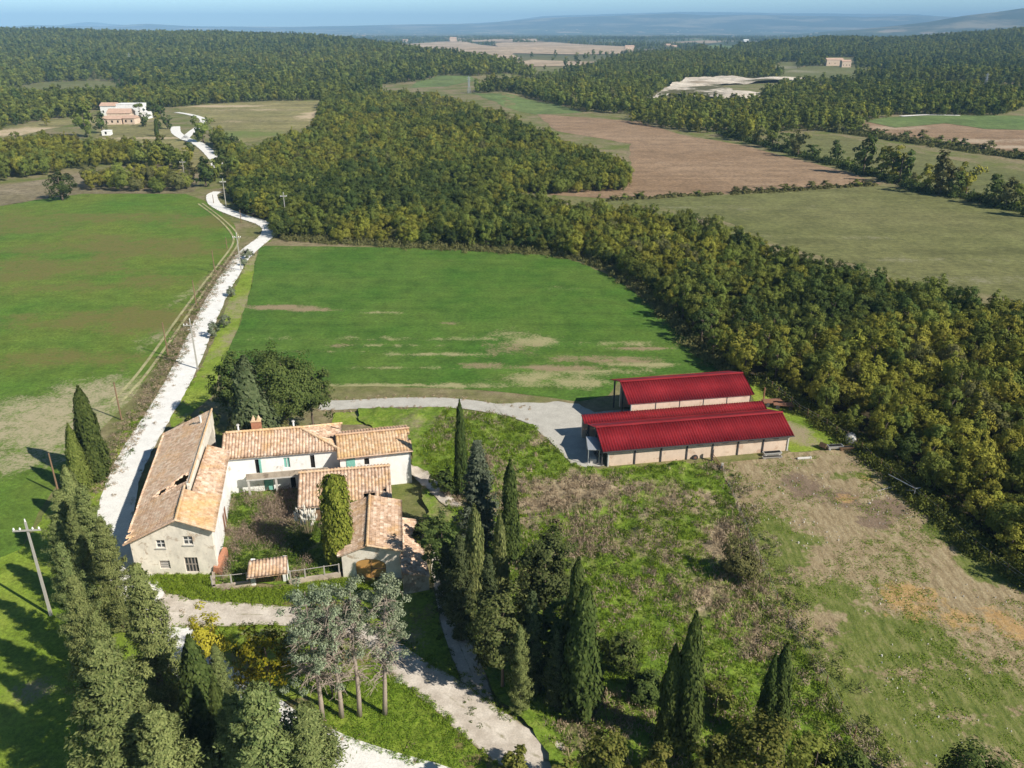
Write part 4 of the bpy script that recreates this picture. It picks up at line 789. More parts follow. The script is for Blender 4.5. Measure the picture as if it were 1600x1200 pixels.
def ridge(parent, p, q, mat, r=.16, name='ridge_tiles'):
    p, q = Vector(p), Vector(q); n = max(2, int((q - p).length / .42)); b = MB()
    for i in range(n):
        a, c = p.lerp(q, i / n), p.lerp(q, (i + 1.12) / n); b.tube([a, c], [r * random.uniform(.9, 1.1), r * random.uniform(.75, .9)], 8)
    return b.obj(name, mat, parent)

# --- the long farmhouse: left block, middle wing, right wing
FL, FR, ax = Vector((-41.2, 74.2)), Vector((-32.2, 74.2)), Vector((-.222, .975))
def A3(s, t, z): p = FL + Vector((s, 0)) + ax * t; return (p.x, p.y, z)
def A2(s, t): return A3(s, t, 0)[:2]
house = thing('farmhouse', 'long L shaped old farmhouse with worn tiled roofs beside the white road', 'farmhouse', (0, 0, 0))
fo = [op(FL, FR, 243.7, 844, 257.7, 856), op(FL, FR, 286, 838, 301, 851), op(FL, FR, 249.5, 876, 266, 888.6), op(FL, FR, 289, 871, 310, 894)]
wall(FL, FR, [(0, 4.4), (5.5, 7.2), (9, 6.0)], fo).obj('wall', M_PLAST, house)
wall(A2(9, 0.4), A2(9, 17.4), [(0, 6.0), (17, 6.0)], [(3.2, 4.2, 0, 2.1), (5.2, 6.1, 3.0, 4.3), (10.5, 11.4, 3.0, 4.3)]).obj('wall', M_WHITE, house)
wall(A2(0, 26), A2(0, .4), [(0, 4.4), (26, 4.4)]).obj('wall', M_PLAST, house)
wall(A2(6.6, 26), A2(0.4, 26), [(0, 7.7), (6.2, 4.6)]).obj('wall', M_PLAST, house)
for o, b in ((fo[0], (2, 2)), (fo[1], (2, 2))): opening_part(house, FL, FR, o, 'window', M_GLASS, frame=M_WFRAME, bars=b, sill=M_CONC)
opening_part(house, FL, FR, fo[2], 'window', M_WFRAME, frame=M_FRAME, bars=(1, 4)); opening_part(house, FL, FR, fo[3], 'french_window', M_GLASS, frame=M_FRAME, bars=(4, 2), fw=.12)
for o in ((5.2, 6.1, 3.0, 4.3), (10.5, 11.4, 3.0, 4.3)): opening_part(house, A2(9, .4), A2(9, 17.4), o, 'window', M_GLASS, frame=M_WFRAME, bars=(2, 2))
opening_part(house, A2(9, .4), A2(9, 17.4), (3.2, 4.2, 0, 2.1), 'door', M_DARK)
for t in (7.5, 9.0): shutter(house, A2(9, .4), A2(9, 17.4), (t, t + .8, .4, 2.6), 0, M_RUST)['label'] = 'faded red shutter'
gz = .518
roof('roof', A3(-.6, -.45, 4.4 - .6 * gz + .15), A3(5.5, -.45, 7.4), A3(5.5, 6.6, 7.4), A3(-.6, 6.6, 4.4 - .6 * gz + .15), house, T_OLD, clip=None, period=6.1 / 14, amp=.0) if False else None
def slope_roof(s0, z0, t0, t1, s1a, z1a, s1b, z1b, mat, clip=None, name='roof'):
    # eave runs along the house axis; the corrugation runs down the slope
    return roof(name, A3(s0, t0, z0), A3(s0, t1, z0), A3(s1b, t1, z1b), A3(s1a, t0, z1a), house, mat, .4, .06, clip=clip)
hole = lambda cu, cv, c: np.hypot((cu - c[0]) / c[2], (cv - c[1]) / c[3]) + .5 * (vnoise(cu * 60, cv * 40, 4) - .5) < 1
E0 = 4.4 - .6 * gz + .12
slope_roof(-.6, E0, -.5, 6.9, 5.5, 7.38, 5.5, 7.38, T_OLD_LIT, lambda u, v: ~(hole(u, v, (.12, .02, .05, .09)) | hole(u, v, (.28, .03, .05, .07))))
slope_roof(-.6, E0 + .04, 6.9, 26.5, 6.05, 7.70, 6.6, 7.98, T_OLD_LIT, lambda u, v: ~(hole(u, v, (.085, .82, .055, .15)) | hole(u, v, (.058, .47, .034, .1)) | hole(u, v, (.02, .62, .01, .03))))
roof('roof', A3(9.5, 6.2, 5.96), A3(9.5, -.5, 5.96), A3(5.5, -.5, 7.36), A3(5.5, 6.2, 7.36), house, T_ORANGE, .4, .06)
roof('roof', A3(9.5, 18.4, 5.86), A3(9.5, 6.2, 5.86), A3(6.3, 6.2, 6.95), A3(6.7, 18.4, 6.75), house, T_PINK, .4, .06)
pw = wall(A2(6.03, 6.9), A2(6.62, 26.3), [(0, 7.62), (19.4, 7.90)], th=.3, zb=5.9); pw.obj('parapet', M_PLAST, house)['label'] = 'pale plaster strip wall under the raised ridge'
ridge(house, A3(5.5, -.5, 7.42), A3(5.5, 6.7, 7.42), T_ORANGE)
ridge(house, A3(6.05, 6.9, 7.74), A3(6.6, 26.4, 8.02), T_ORANGE, .13)
ridge(house, A3(-.6, -.55, E0 + .03), A3(5.5, -.55, 7.42), T_OLD, .13, 'verge_tiles'); ridge(house, A3(9.5, -.55, 6.0), A3(5.5, -.55, 7.4), T_ORANGE, .13, 'verge_tiles')
# middle wing
B0, B1 = Vector((-36.2, 91.3)), Vector((-22.5, 93.75)); bx = (B1 - B0).normalized(); by = Vector((-bx.y, bx.x)); LB = (B1 - B0).length
def B3(s, t, z): p = B0 + bx * s + by * t; return (p.x, p.y, z)
bo = [op(B0, B1, 399, 718, 405, 740), op(B0, B1, 443, 715, 453, 731), op(B0, B1, 485, 711, 492, 731.5), op(B0, B1, 413, 752, 428, 767), op(B0, B1, 455, 752, 463, 766)]
bo[3] = (*bo[3][:2], 0, 2.0); bo[4] = (*bo[4][:2], 0, 1.9)
wall(B0, B1, [(0, 5.3), (LB, 5.3)], bo).obj('wall', M_WHITE, house)
wall(B3(LB, 0.4, 0)[:2], B3(LB, 7.0, 0)[:2], [(0, 5.2), (6.6, 5.2)]).obj('wall', M_PLAST, house); wall(B3(LB - .4, 7, 0)[:2], B3(0, 7, 0)[:2], [(0, 5.2), (LB, 5.2)]).obj('wall', M_PLAST, house)
opening_part(house, B0, B1, bo[0], 'door', M_DARK); shutter(house, B0, B1, bo[0], 1, M_GREENP)
opening_part(house, B0, B1, bo[1], 'window', M_GREENP, frame=M_WFRAME, bars=(2, 1)); opening_part(house, B0, B1, bo[2], 'door', M_DARK)
opening_part(house, B0, B1, bo[3], 'door', M_GREENP, frame=M_GREENP, bars=(2, 2)); opening_part(house, B0, B1, bo[4], 'door', M_DARK)
HB = 9.1
roof('roof', B3(-.6, -.45, 5.22), B3(LB + .4, -.45, 5.22), B3(LB + .4, 3.5, 7.0), B3(-.6, 3.5, 7.0), house, T_PINK, .4, .085, clip=lambda u, v: v < (1 - u) * (LB + 1) / (LB + .4 - HB) + .02)
roof('roof', B3(LB + .4, 7.4, 5.22), B3(-.6, 7.4, 5.22), B3(-.6, 3.5, 7.0), B3(LB + .4, 3.5, 7.0), house, T_OLD, .4, .085, clip=lambda u, v: v < u * (LB + 1) / (LB + .4 - HB) + .02)
roof('roof', B3(LB + .4, -.45, 5.2), B3(LB + .4, 7.4, 5.2), B3(HB, 7.4, 6.98), B3(HB, -.45, 6.98), house, T_PINK, .4, .085, clip=lambda u, v: (v < 2 * np.minimum(u, 1 - u) + .02) & ~hole(u, v, (.38, .25, .05, .08)) & ~hole(u, v, (.78, .18, .04, .06)))
ridge(house, B3(-.2, 3.5, 7.08), B3(HB, 3.5, 7.08), T_ORANGE, .19); ridge(house, B3(HB, 3.5, 7.06), B3(LB + .4, -.45, 5.3), T_ORANGE, .17, 'hip_tiles'); ridge(house, B3(HB, 3.5, 7.06), B3(LB + .4, 7.4, 5.3), T_ORANGE, .17, 'hip_tiles')
Mb = Matrix(((bx.x, by.x, 0, B0.x), (bx.y, by.y, 0, B0.y), (0, 0, 1, 0), (0, 0, 0, 1)))
b = MB(); b.box(2.3, 12.6, -1.35, -.01, 2.35, 2.55, Mb)
for x in (2.4, 5.8, 9.2, 12.4): b.box(x, x + .25, -1.3, -1.05, 0, 2.345, Mb)
bal = b.obj('balcony', M_CONC, house); b = MB()
b.box(2.35, 12.55, -1.33, -1.15, 2.553, 3.3, Mb); b.obj('parapet', M_STONE, bal)
def chimney(s, t, z, w, d, h, cowl=True):
    b = MB(); b.box(s - w / 2, s + w / 2, t - d / 2, t + d / 2, z - .6, z + h, Mb); c = b.obj('chimney', M_BRICKR, house); b = MB()
    b.box(s - w / 2 - .08, s + w / 2 + .08, t - d / 2 - .08, t + d / 2 + .08, z + h + .002, z + h + .1, Mb)
    if cowl:
        for k in (-.28, .28):
            p = [Mb @ Vector(q) for q in ((s + k * w - .25, t - d / 2, z + h + .1), (s + k * w + .25, t - d / 2, z + h + .1), (s + k * w, t - d / 2, z + h + .62))]; o = Vector((by.x * d, by.y * d, 0)); b.prism(p, [q + o for q in p])
    b.obj('cowl', T_ORANGE, c); return c
chimney(3.6, 4.2, 6.9, 1.2, .8, 1.25)
def flue(p, h=.8):
    b = MB(); b.tube([Vector(p), Vector(p) + Vector((0, 0, h))], [.13, .12], 9); f = b.obj('flue', M_WHITE, house); b = MB(); b.tube([Vector(p) + Vector((0, 0, h + .06)), Vector(p) + Vector((0, 0, h + .2))], [.24, .16], 9); b.obj('cap', M_CONC, f)
flue(B3(1.3, 4.0, 6.7), 1.0); flue(B3(8.3, 3.9, 6.8), .9); flue(A3(5.4, 23.5, 7.3), .9)
# right wing
C0, C1 = Vector((-22.0, 92.1)), Vector((-13.2, 94.1)); cx_ = (C1 - C0).normalized(); cyv = Vector((-cx_.y, cx_.x)); LC = (C1 - C0).length
def C3(s, t, z): p = C0 + cx_ * s + cyv * t; return (p.x, p.y, z)
co = [op(C0, C1, 541, 715, 555, 730), op(C0, C1, 569, 716, 577, 726.5)]
wall(C0, C1, [(0, 4.9), (LC, 4.9)], co).obj('wall', M_WHITE, house); wall(C3(LC, .4, 0)[:2], C3(LC, 7, 0)[:2], [(0, 4.9), (3.4, 6.0), (6.6, 5.0)]).obj('wall', M_STONE, house)
wall(C3(LC - .4, 7, 0)[:2], C3(0, 7, 0)[:2], [(0, 4.8), (LC, 4.8)]).obj('wall', M_STONE, house); wall(C3(0, 2.2, 0)[:2], C3(0, .4, 0)[:2], [(0, 5.3), (2, 4.9)]).obj('wall', M_PLAST, house)
opening_part(house, C0, C1, co[0], 'window', M_DARK); shutter(house, C0, C1, co[0], 0, M_GREENP); opening_part(house, C0, C1, co[1], 'window', M_DARK, frame=M_FRAME, bars=(1, 1))
roof('roof', C3(-.3, -.45, 4.86), C3(LC + .3, -.45, 4.86), C3(LC + .3, 3.7, 6.2), C3(-.3, 3.7, 6.2), house, T_ORANGE, .4, .05, clip=lambda u, v: ~hole(u, v, (.99, .62, .05, .1)))
roof('roof', C3(LC + .3, 7.4, 4.9), C3(-.3, 7.4, 4.9), C3(-.3, 3.7, 6.2), C3(LC + .3, 3.7, 6.2), house, T_OLD, .4, .05); ridge(house, C3(-.3, 3.7, 6.26), C3(LC + .3, 3.7, 6.26), T_OLD, .15)
ridge(house, C3(-.3, -.5, 4.92), C3(LC + .3, -.5, 4.92), T_OLD, .1, 'gutter')
# --- low outbuilding across the yard
shed = thing('outbuilding', 'low tiled outbuilding with a hole in its roof behind the ivy column', 'outbuilding', (0, 0, 0))
D0, D1 = Vector((-25.4, 84.2)), Vector((-14.9, 86.0)); dx_ = (D1 - D0).normalized(); dy_ = Vector((-dx_.y, dx_.x)); LD = (D1 - D0).length
def D3(s, t, z): p = D0 + dx_ * s + dy_ * t; return (p.x, p.y, z)
wall(D0, D1, [(0, 2.6), (LD, 2.6)], [(1.6, 2.5, 0, 1.9)]).obj('wall', M_WHITE, shed); wall(D3(LD, .4, 0)[:2], D3(LD, 6.4, 0)[:2], [(0, 2.6), (4.6, 4.1), (6, 3.6)]).obj('wall', M_STONE, shed)
wall(D3(0, 6.4, 0)[:2], D3(0, .4, 0)[:2], [(0, 3.6), (1.4, 4.1), (6, 2.6)]).obj('wall', M_WHITE, shed); wall(D3(LD - .4, 6.4, 0)[:2], D3(0.4, 6.4, 0)[:2], [(0, 3.5), (LD, 3.5)]).obj('wall', M_STONE, shed)
opening_part(shed, D0, D1, (1.6, 2.5, 0, 1.9), 'door', M_WOOD)
roof('roof', D3(-.3, -.5, 2.55), D3(LD + .3, -.5, 2.55), D3(LD + .3, 5, 4.3), D3(-.3, 5, 4.3), shed, T_PINK, .42, .075, clip=lambda u, v: ~(hole(u, v, (.76, .18, .07, .1)) | hole(u, v, (.93, .30, .02, .06))))
roof('roof', D3(LD + .3, 6.8, 3.6), D3(-.3, 6.8, 3.6), D3(-.3, 5, 4.3), D3(LD + .3, 5, 4.3), shed, T_OLD, .42, .075); ridge(shed, D3(-.3, 5, 4.36), D3(LD + .3, 5, 4.36), T_ORANGE, .15)
# --- gabled garage and its lean-to
gar = thing('garage', 'small gabled outbuilding with arched orange wooden doors beside the gate', 'garage', (0, 0, 0))
F0, F1, fa = Vector((-18.4, 73.7)), Vector((-12.0, 73.5)), Vector((-.13, .99))
def F3(s, t, z): p = F0 + (F1 - F0).normalized() * s + fa * t; return (p.x, p.y, z)
LF = (F1 - F0).length; go_ = op(F0, F1, 556, 866, 603, 904); go_ = (go_[0], go_[1], 0, 2.5)
fw_ = wall(F0, F1, [(0, 3.0), (2.9, 4.35), (LF, 3.8)], [go_]); fw_.obj('wall', M_PLAST, gar)
wall(F3(LF, .4, 0)[:2], F3(LF, 9.6, 0)[:2], [(0, 3.8), (9.2, 3.8)]).obj('wall', M_PLAST, gar); wall(F3(0, 9.6, 0)[:2], F3(0, .4, 0)[:2], [(0, 3.0), (9.2, 3.0)]).obj('wall', M_STONE, gar)
wall(F3(LF, 9.6, 0)[:2], F3(0, 9.6, 0)[:2], [(0, 3.8), (3.5, 4.3), (LF, 3.0)]).obj('wall', M_STONE, gar)
for k in (0, 1):
    w = (go_[1] - go_[0]) / 2; d = opening_part(gar, F0, F1, (go_[0] + k * w + .02, go_[0] + (k + 1) * w - .02, .02, 2.45), 'door', M_DOOR, back=.12, frame=M_WOOD if k else M_DOOR, bars=(1, 2))
Mf = Matrix(((1, 0, 0, F0.x), (-.03, 1, 0, F0.y), (0, 0, 1, 0), (0, 0, 0, 1))); b = MB(); m_ = (go_[0] + go_[1]) / 2; hw = (go_[1] - go_[0]) / 2
for sgn in (-1, 1):
    pr = [(m_ + sgn * hw, 1.75)] + [(m_ + sgn * hw * math.cos(t), 1.75 + .75 * math.sin(t)) for t in np.linspace(.2, 1.45, 6)] + [(m_, 2.5), (m_ + sgn * hw, 2.5)]
    b.prism([Mf @ Vector((x, .0, z)) for x, z in pr][::sgn], [Mf @ Vector((x, .1, z)) for x, z in pr][::sgn])
b.obj('arch', M_PLAST, gar)
roof('roof', F3(-.45, 10, 2.95), F3(-.45, -.4, 2.95), F3(2.9, -.4, 4.5), F3(2.9, 10, 4.5), gar, T_PINK, .38, .075); roof('roof', F3(LF + .3, -.4, 3.86), F3(LF + .3, 10, 3.86), F3(2.9, 10, 4.5), F3(2.9, -.4, 4.5), gar, T_PINK, .38, .075)
ridge(gar, F3(2.9, -.4, 4.56), F3(2.9, 10, 4.56), T_ORANGE, .16); ridge(gar, F3(2.9, -.45, 4.54), F3(LF + .3, -.45, 3.92), T_ORANGE, .12, 'verge_tiles')
lean = thing('lean_to', 'lower tiled lean-to on the right side of the gabled garage', 'shed', (0, 0, 0))
g0 = [Vector((*G(617, 806, 3.2), 3.2)), Vector((*G(650, 811, 2.3), 2.3)), Vector((*G(672, 900, 2.1), 2.1)), Vector((*G(628, 896, 3.1), 3.1))]
roof('roof', g0[2], g0[1], g0[0], g0[3], lean, T_PINK, .38, .075)
q0, q1, q2, q3 = [p.lerp(sum(g0, Vector()) / 4, .07) for p in g0]
wall(q3.xy, q2.xy, [(0, 2.9), ((q2 - q3).xy.length, 1.9)]).obj('wall', M_STONE, lean); wall(q2.xy, q1.xy, [(0, 1.85), ((q1 - q2).xy.length, 2.0)]).obj('wall', M_STONE, lean)
# --- gate with its tiled canopy, garden walls and fence
gate = thing('garden_gate', 'slatted wooden garden gate under a small tiled canopy roof on white pillars', 'gate', (0, 0, 0))
gp = [Vector((*G(385, 904, 2.1), 2.1)), Vector((*G(449, 896, 2.1), 2.1)), Vector((*G(449, 868, 2.9), 2.9)), Vector((*G(388, 876, 2.9), 2.9))]
roof('roof', *gp, gate, T_PINK, .36, .06)
pl, pr_ = Vector(G(397, 913)), Vector(G(447, 908)); gd = (pr_ - pl).normalized()
for p in (pl, pr_):
    for k in (0, 1.15):
        b = MB(); c = Vector((p.x - gd.y * k, p.y + gd.x * k)); b.box(c.x - .22, c.x + .22, c.y - .2, c.y + .2, -.1, 2.0 + .34 * k); b.obj('pillar', M_WHITE, gate)
b = MB(); n = 16
for i in range(n):
    p = pl.lerp(pr_, (i + 2) / (n + 3)); b.box(p.x - .04, p.x + .04, p.y - .02, p.y + .02, .1, 1.25 + .12 * math.sin(i * .4))
for z in (.35, 1.0): b.tube([(pl.x + .25, pl.y + .05, z), (pr_.x - .25, pr_.y + .05, z)], .04, 5)
b.obj('gate_leaf', M_WOOD, gate)
def low_wall(px, h, label, posts, brick=None):
    r = thing('garden_wall', label, 'wall', (0, 0, 0)); P = [Vector(G(*p)) for p in px]
    for a, c in zip(P[:-1], P[1:]): wall(a, c, [(0, h), ((c - a).length, h)], th=.3).obj('wall', brick or M_STONE, r)
    tops = []
    for q in posts:
        p = Vector(G(*q)); b = MB(); b.box(p.x - .06, p.x + .06, p.y - .06, p.y + .06, h * .5, 1.7); b.obj('post', M_GREYW, r); tops.append(Vector((p.x, p.y, 1.62)))
    if len(tops) > 1:
        b = MB(); b.tube(tops, .035, 5)
        b.obj('rail', M_GREYW, r)
    return r
low_wall([(332, 897), (333, 923), (392, 916)], .55, 'low stone garden wall left of the gate with leaning fence posts', [(333, 920), (363, 918), (388, 915)])
low_wall([(452, 914), (533, 902)], .55, 'low stone garden wall right of the gate with white posts and rail', [(455, 912), (478, 909), (508, 904.5), (531, 901)])
b = MB(); p = Vector(G(340, 900)); b.prism([(p.x - .5, p.y, -.1), (p.x + .5, p.y, -.1), (p.x + .35, p.y + 3.2, -.1), (p.x - .3, p.y + 3.2, -.1)], [(p.x - .3, p.y, 1.2), (p.x + .3, p.y, 1.0), (p.x + .2, p.y + 3.2, 1.5), (p.x - .2, p.y + 3.2, 1.6)])
tag(b.obj('brick_pier', M_BRICKR), 'crumbling brick pier against the right corner of the farmhouse front', 'wall')
# --- the two red-roofed barns
bd = Vector((.985, .175)); bn = Vector((-.175, .985)); R0 = Vector((13.15, 98.4))
def R3(s, t, z): p = R0 + bd * s + bn * t; return (p.x, p.y, z)
MR = Matrix(((bd.x, bn.x, 0, R0.x), (bd.y, bn.y, 0, R0.y), (0, 0, 1, 0), (0, 0, 0, 1)))
barn = thing('barn', 'long low barn with red ribbed metal roof and pale brick front facing the paddock', 'barn', (0, 0, 0))
LBn = 26.3; n = 7
for i in range(n):
    s0, s1 = LBn * i / n + .1, LBn * (i + 1) / n - .1
    wall(R3(s0, .1, 0)[:2], R3(s1, .1, 0)[:2], [(0, 2.48), (s1 - s0, 2.48)], [(1.3, 2.2, 2.0, 2.25)] if i > 2 else []).obj('wall', M_BRICK, barn)
for i in range(n + 1):
    b = MB(); b.box(LBn * i / n - .095, LBn * i / n + .095, -.02, .45, -.2, 2.5, MR); b.obj('column', M_STEEL if 0 < i < n else M_CONC, barn)
b = MB(); b.box(-.6, LBn + .3, -.06, .3, 2.5, 2.62, MR); b.obj('beam', M_CONC, barn)
wall(R3(LBn, .2, 0)[:2], R3(LBn, 8.8, 0)[:2], [(0, 2.5), (3.4, 4.1), (7.4, 2.8), (8.6, 3.2)]).obj('wall', M_BRICK, barn)
wall(R3(LBn, 9.2, 0)[:2], R3(-1.4, 9.2, 0)[:2], [(0, 3.3), (28, 3.3)]).obj('wall', M_BRICK, barn)
for t in (.25, 3.5, 7.5): b = MB(); b.box(-.9, -.7, t, t + .2, -.2, 2.6 + (1.55 if t == 3.5 else .2), MR); b.obj('post', M_STEEL, barn)
b = MB()
for z in (1.0, 1.6): b.box(-1.04, -.96, .5, 8.2, z, z + .08, MR)
for t in np.arange(1, 8.2, .6): b.box(-1.03, -.97, t, t + .05, 0, 1.8, MR)
b.obj('feed_rail', M_STEEL, barn)
roof('roof', R3(-1.0, -.5, 2.64), R3(LBn + .55, -.5, 2.64), R3(LBn + .55, 3.6, 4.4), R3(-1.0, 3.6, 4.4), barn, M_RED, .40, .055, .09, kind='metal', row=2)
roof('roof', R3(LBn + .55, 7.6, 2.95), R3(-1.0, 7.6, 2.95), R3(-1.0, 3.6, 4.4), R3(LBn + .55, 3.6, 4.4), barn, M_RED, .40, .055, .09, kind='metal', row=2)
roof('roof', R3(-1.5, 7.6, 3.0), R3(LBn + .3, 7.6, 3.0), R3(LBn + .3, 9.3, 3.62), R3(-1.5, 9.3, 3.62), barn, M_RED, .40, .055, .09, kind='metal', row=2)
b = MB()
for s0 in np.arange(-1, LBn + .5, 3.0):
    s1 = min(s0 + 2.99, LBn + .55)
    b.add([R3(s0, 3.32, 4.38), R3(s1, 3.32, 4.38), R3(s1, 3.6, 4.51), R3(s0, 3.6, 4.51), R3(s1, 3.88, 4.39), R3(s0, 3.88, 4.39)], [(0, 1, 2, 3), (3, 2, 4, 5)])
b.obj('ridge_cap', M_RED, barn)
b = MB(); b.box(-1.0, LBn + .5, -.61, -.52, 2.5, 2.63, MR); b.obj('gutter', M_STEEL, barn)
aw = thing('awning', 'small white metal lean-to awning on the left end of the front barn', 'awning', (0, 0, 0))
p = Vector(G(928, 722)); b = MB(); b.prism([(p.x - 1.0, p.y - .9, 2.35), (p.x + .75, p.y - .9, 2.3), (p.x + .75, p.y + 2.2, 2.75), (p.x - 1.0, p.y + 2.2, 2.8)], [(p.x - 1.0, p.y - .9, 2.41), (p.x + .75, p.y - .9, 2.36), (p.x + .75, p.y + 2.2, 2.81), (p.x - 1.0, p.y + 2.2, 2.86)]); b.obj('canopy', M_GALV, aw)
for dxx, dyy in ((-.9, -.8), (.6, -.8), (-.9, 2.1)): b = MB(); b.tube([(p.x + dxx, p.y + dyy, -.1), (p.x + dxx, p.y + dyy, 2.34 + (.4 if dyy > 0 else 0))], .06, 6); b.obj('post', M_GALV, aw)
b = MB(); b.box(p.x - .6, p.x + .3, p.y - .5, p.y + .3, 0, .7); b.obj('crate', M_CONC, aw)
rear = thing('barn', 'shorter rear barn with red ribbed metal roof and open dark left end', 'barn', (0, 0, 0))
r0, rt, LRb = 6.2, 9.75, 18.6
for i in range(5):
    s0, s1 = r0 + LRb * i / 5 + .07, r0 + LRb * (i + 1) / 5 - .07; wall(R3(s0, rt, 0)[:2], R3(s1, rt, 0)[:2], [(0, 4.6), (s1 - s0, 4.6)], th=.3).obj('wall', M_BRICK, rear)
for i in range(6): b = MB(); b.box(r0 + LRb * i / 5 - .065, r0 + LRb * i / 5 + .065, rt - .03, rt + .3, 0, 4.7, MR); b.obj('column', M_STEEL if i else M_CONC, rear)
wall(R3(r0 + LRb, rt + .35, 0)[:2], R3(r0 + LRb, rt + 8.7, 0)[:2], [(0, 4.55), (4.0, 6.1), (8.3, 4.6)]).obj('wall', M_BRICK, rear); wall(R3(r0 + LRb, rt + 8.8, 0)[:2], R3(r0 + 1, rt + 8.8, 0)[:2], [(0, 4.6), (LRb - 1, 4.6)]).obj('wall', M_BRICK, rear)
for t in (4.2, 8.4): b = MB(); b.box(r0 - .1, r0 + .1, rt + t, rt + t + .25, 0, 6.1 if t < 5 else 4.6, MR); b.obj('post', M_STEEL, rear)
roof('roof', R3(r0 - .6, rt - .25, 4.66), R3(r0 + LRb + .5, rt - .25, 4.66), R3(r0 + LRb + .5, rt + 4.3, 6.35), R3(r0 - .6, rt + 4.3, 6.35), rear, M_RED, .40, .055, .09, kind='metal', row=2)
roof('roof', R3(r0 + LRb + .5, rt + 9.2, 4.6), R3(r0 - .6, rt + 9.2, 4.6), R3(r0 - .6, rt + 4.3, 6.35), R3(r0 + LRb + .5, rt + 4.3, 6.35), rear, M_RED, .40, .055, .09, kind='metal', row=2)
b = MB(); b.add([R3(r0 - .6, rt + 4.0, 6.33), R3(r0 + LRb + .5, rt + 4.0, 6.33), R3(r0 + LRb + .5, rt + 4.3, 6.46), R3(r0 - .6, rt + 4.3, 6.46), R3(r0 + LRb + .5, rt + 4.6, 6.33), R3(r0 - .6, rt + 4.6, 6.33)], [(0, 1, 2, 3), (3, 2, 4, 5)]); b.obj('ridge_cap', M_RED, rear)
# --- far farmsteads
def cottage(u, v, wpx, h, d, rz, label, wmat, rmat=None, cat='house', flat=False, wins=3, loc=None):
    x, y = loc or G(u, v); z = float(hz(x, y)); w = wpx / F_PX * (y * CP + (H_CAM - z) * SP)
    t = thing('house', label, cat, (x, y, z), rz); b = MB(); rh = 0 if flat else min(d, w) * .2
    b.box(-w / 2, w / 2, 0, d, -1, h); b.obj('wall', wmat, t); b = MB(); o = .4 if not flat else .15
    if flat: b.box(-w / 2 - o, w / 2 + o, -o, d + o, h + .005, h + .35)
    else: b.add([(-w / 2 - o, -o, h - .15), (w / 2 + o, -o, h - .15), (w / 2 + o, d / 2, h + rh), (-w / 2 - o, d / 2, h + rh), (w / 2 + o, d + o, h - .15), (-w / 2 - o, d + o, h - .15)], [(0, 1, 2, 3), (3, 2, 4, 5), (1, 4, 2), (0, 3, 5), (0, 5, 4, 1)])
    b.obj('roof', rmat or T_PINK, t)
    for i in range(wins):
        b = MB(); xx = -w / 2 + w * (i + .5) / wins; b.box(xx - .5, xx + .5, -.03, .1, h * .35, h * .35 + 1.4); b.obj('window', M_DARK, t)
    return t
T_FAR = plain('far_roof_tiles', (.55, .37, .27), .9, .3, .5)
cottage(171, 182, 24, 7, 9, .05, 'white house with a low terracotta roof, left block of the far farmstead', M_WHITE, T_FAR)
cottage(204, 184, 38, 8.5, 10, .05, 'tall white flat-roofed block at the back of the far farmstead', M_WHITE, M_WHITE, flat=True, wins=4)
cottage(186, 188, 34, 4.5, 12, .1, 'long terracotta roofed house in the middle of the far farmstead', M_BRICK, T_FAR)
cottage(176, 195, 26, 3.5, 8, .1, 'low front barn of the far farmstead with pale walls', M_BRICK, T_FAR)
cottage(202, 194.5, 18, 3.8, 8, -.05, 'small gabled front house of the far farmstead', M_BRICK, T_FAR, wins=2)
cottage(225, 186, 14, 4, 8, .0, 'white outbuilding at the right end of the far farmstead', M_WHITE, M_WHITE, flat=True, wins=1)
cottage(166, 212, 12, 2.2, 6, .2, 'small white shed under the trees below the far farmstead', M_WHITE, M_WHITE, flat=True, wins=1)
FARH = [(1304, 103, 26, 9, 12, 'long pink villa with terracotta roof on the right hillside', T_FAR), (1322, 106, 14, 9, 10, 'square pink house at the right end of the hillside villa', T_FAR), (1043, 74, 10, 8, 14, 'terracotta roofed farmhouse on the crest above the quarry', T_FAR), (1053, 76, 9, 7, 14, 'second terracotta farmhouse on the crest above the quarry', T_FAR), (984, 78, 14, 9, 16, 'pale cluster house on the plain behind the quarry hill', T_FAR),
        (708, 66, 10, 16, 20, 'big pale farm on the tan ridge', T_FAR), (633, 66, 8, 9, 16, 'tiny pale house on the wooded skyline', T_FAR), (568, 58, 5, 9, 14, 'tiny white house on the left skyline', T_FAR), (461, 88, 10, 5, 10, 'brownish house in a clearing of the left wooded hill', T_FAR), (648, 88, 12, 5, 12, 'long white shed on the slope of the left hill', M_WHITE), (536, 109, 6, 5, 8, 'tiny pink house beside the hill clearing', T_FAR), (640, 108, 6, 5, 9, 'small pink house by the valley scrub', T_FAR), (1404, 123, 12, 5, 9, 'low grey shed beside the pine wood', M_CONC), (1166, 66, 8, 8, 14, 'white farm below the right hill crest', M_WHITE)]
for u, v, w, h, d, lab, rm in FARH: cottage(u, v, w, h, d, 0, lab, M_BRICK if rm is T_FAR else M_WHITE, rm)
town = MB()
for i in range(150):
    u = RNG.uniform(20, 1300); v = RNG.uniform(46, 62); x, y = G(u, v)
    if y < 5200: continue
    z = float(hz(x, y)); w = RNG.uniform(5, 13); town.box(x - w, x + w, y, y + 20, z - 3, z + RNG.uniform(5, 9))
tag(town.obj('distant_town', plain('distant_walls', (.45, .41, .36), .9, .2, .01)), 'pale specks of far towns strewn over the blue hills', 'town', kind='stuff')

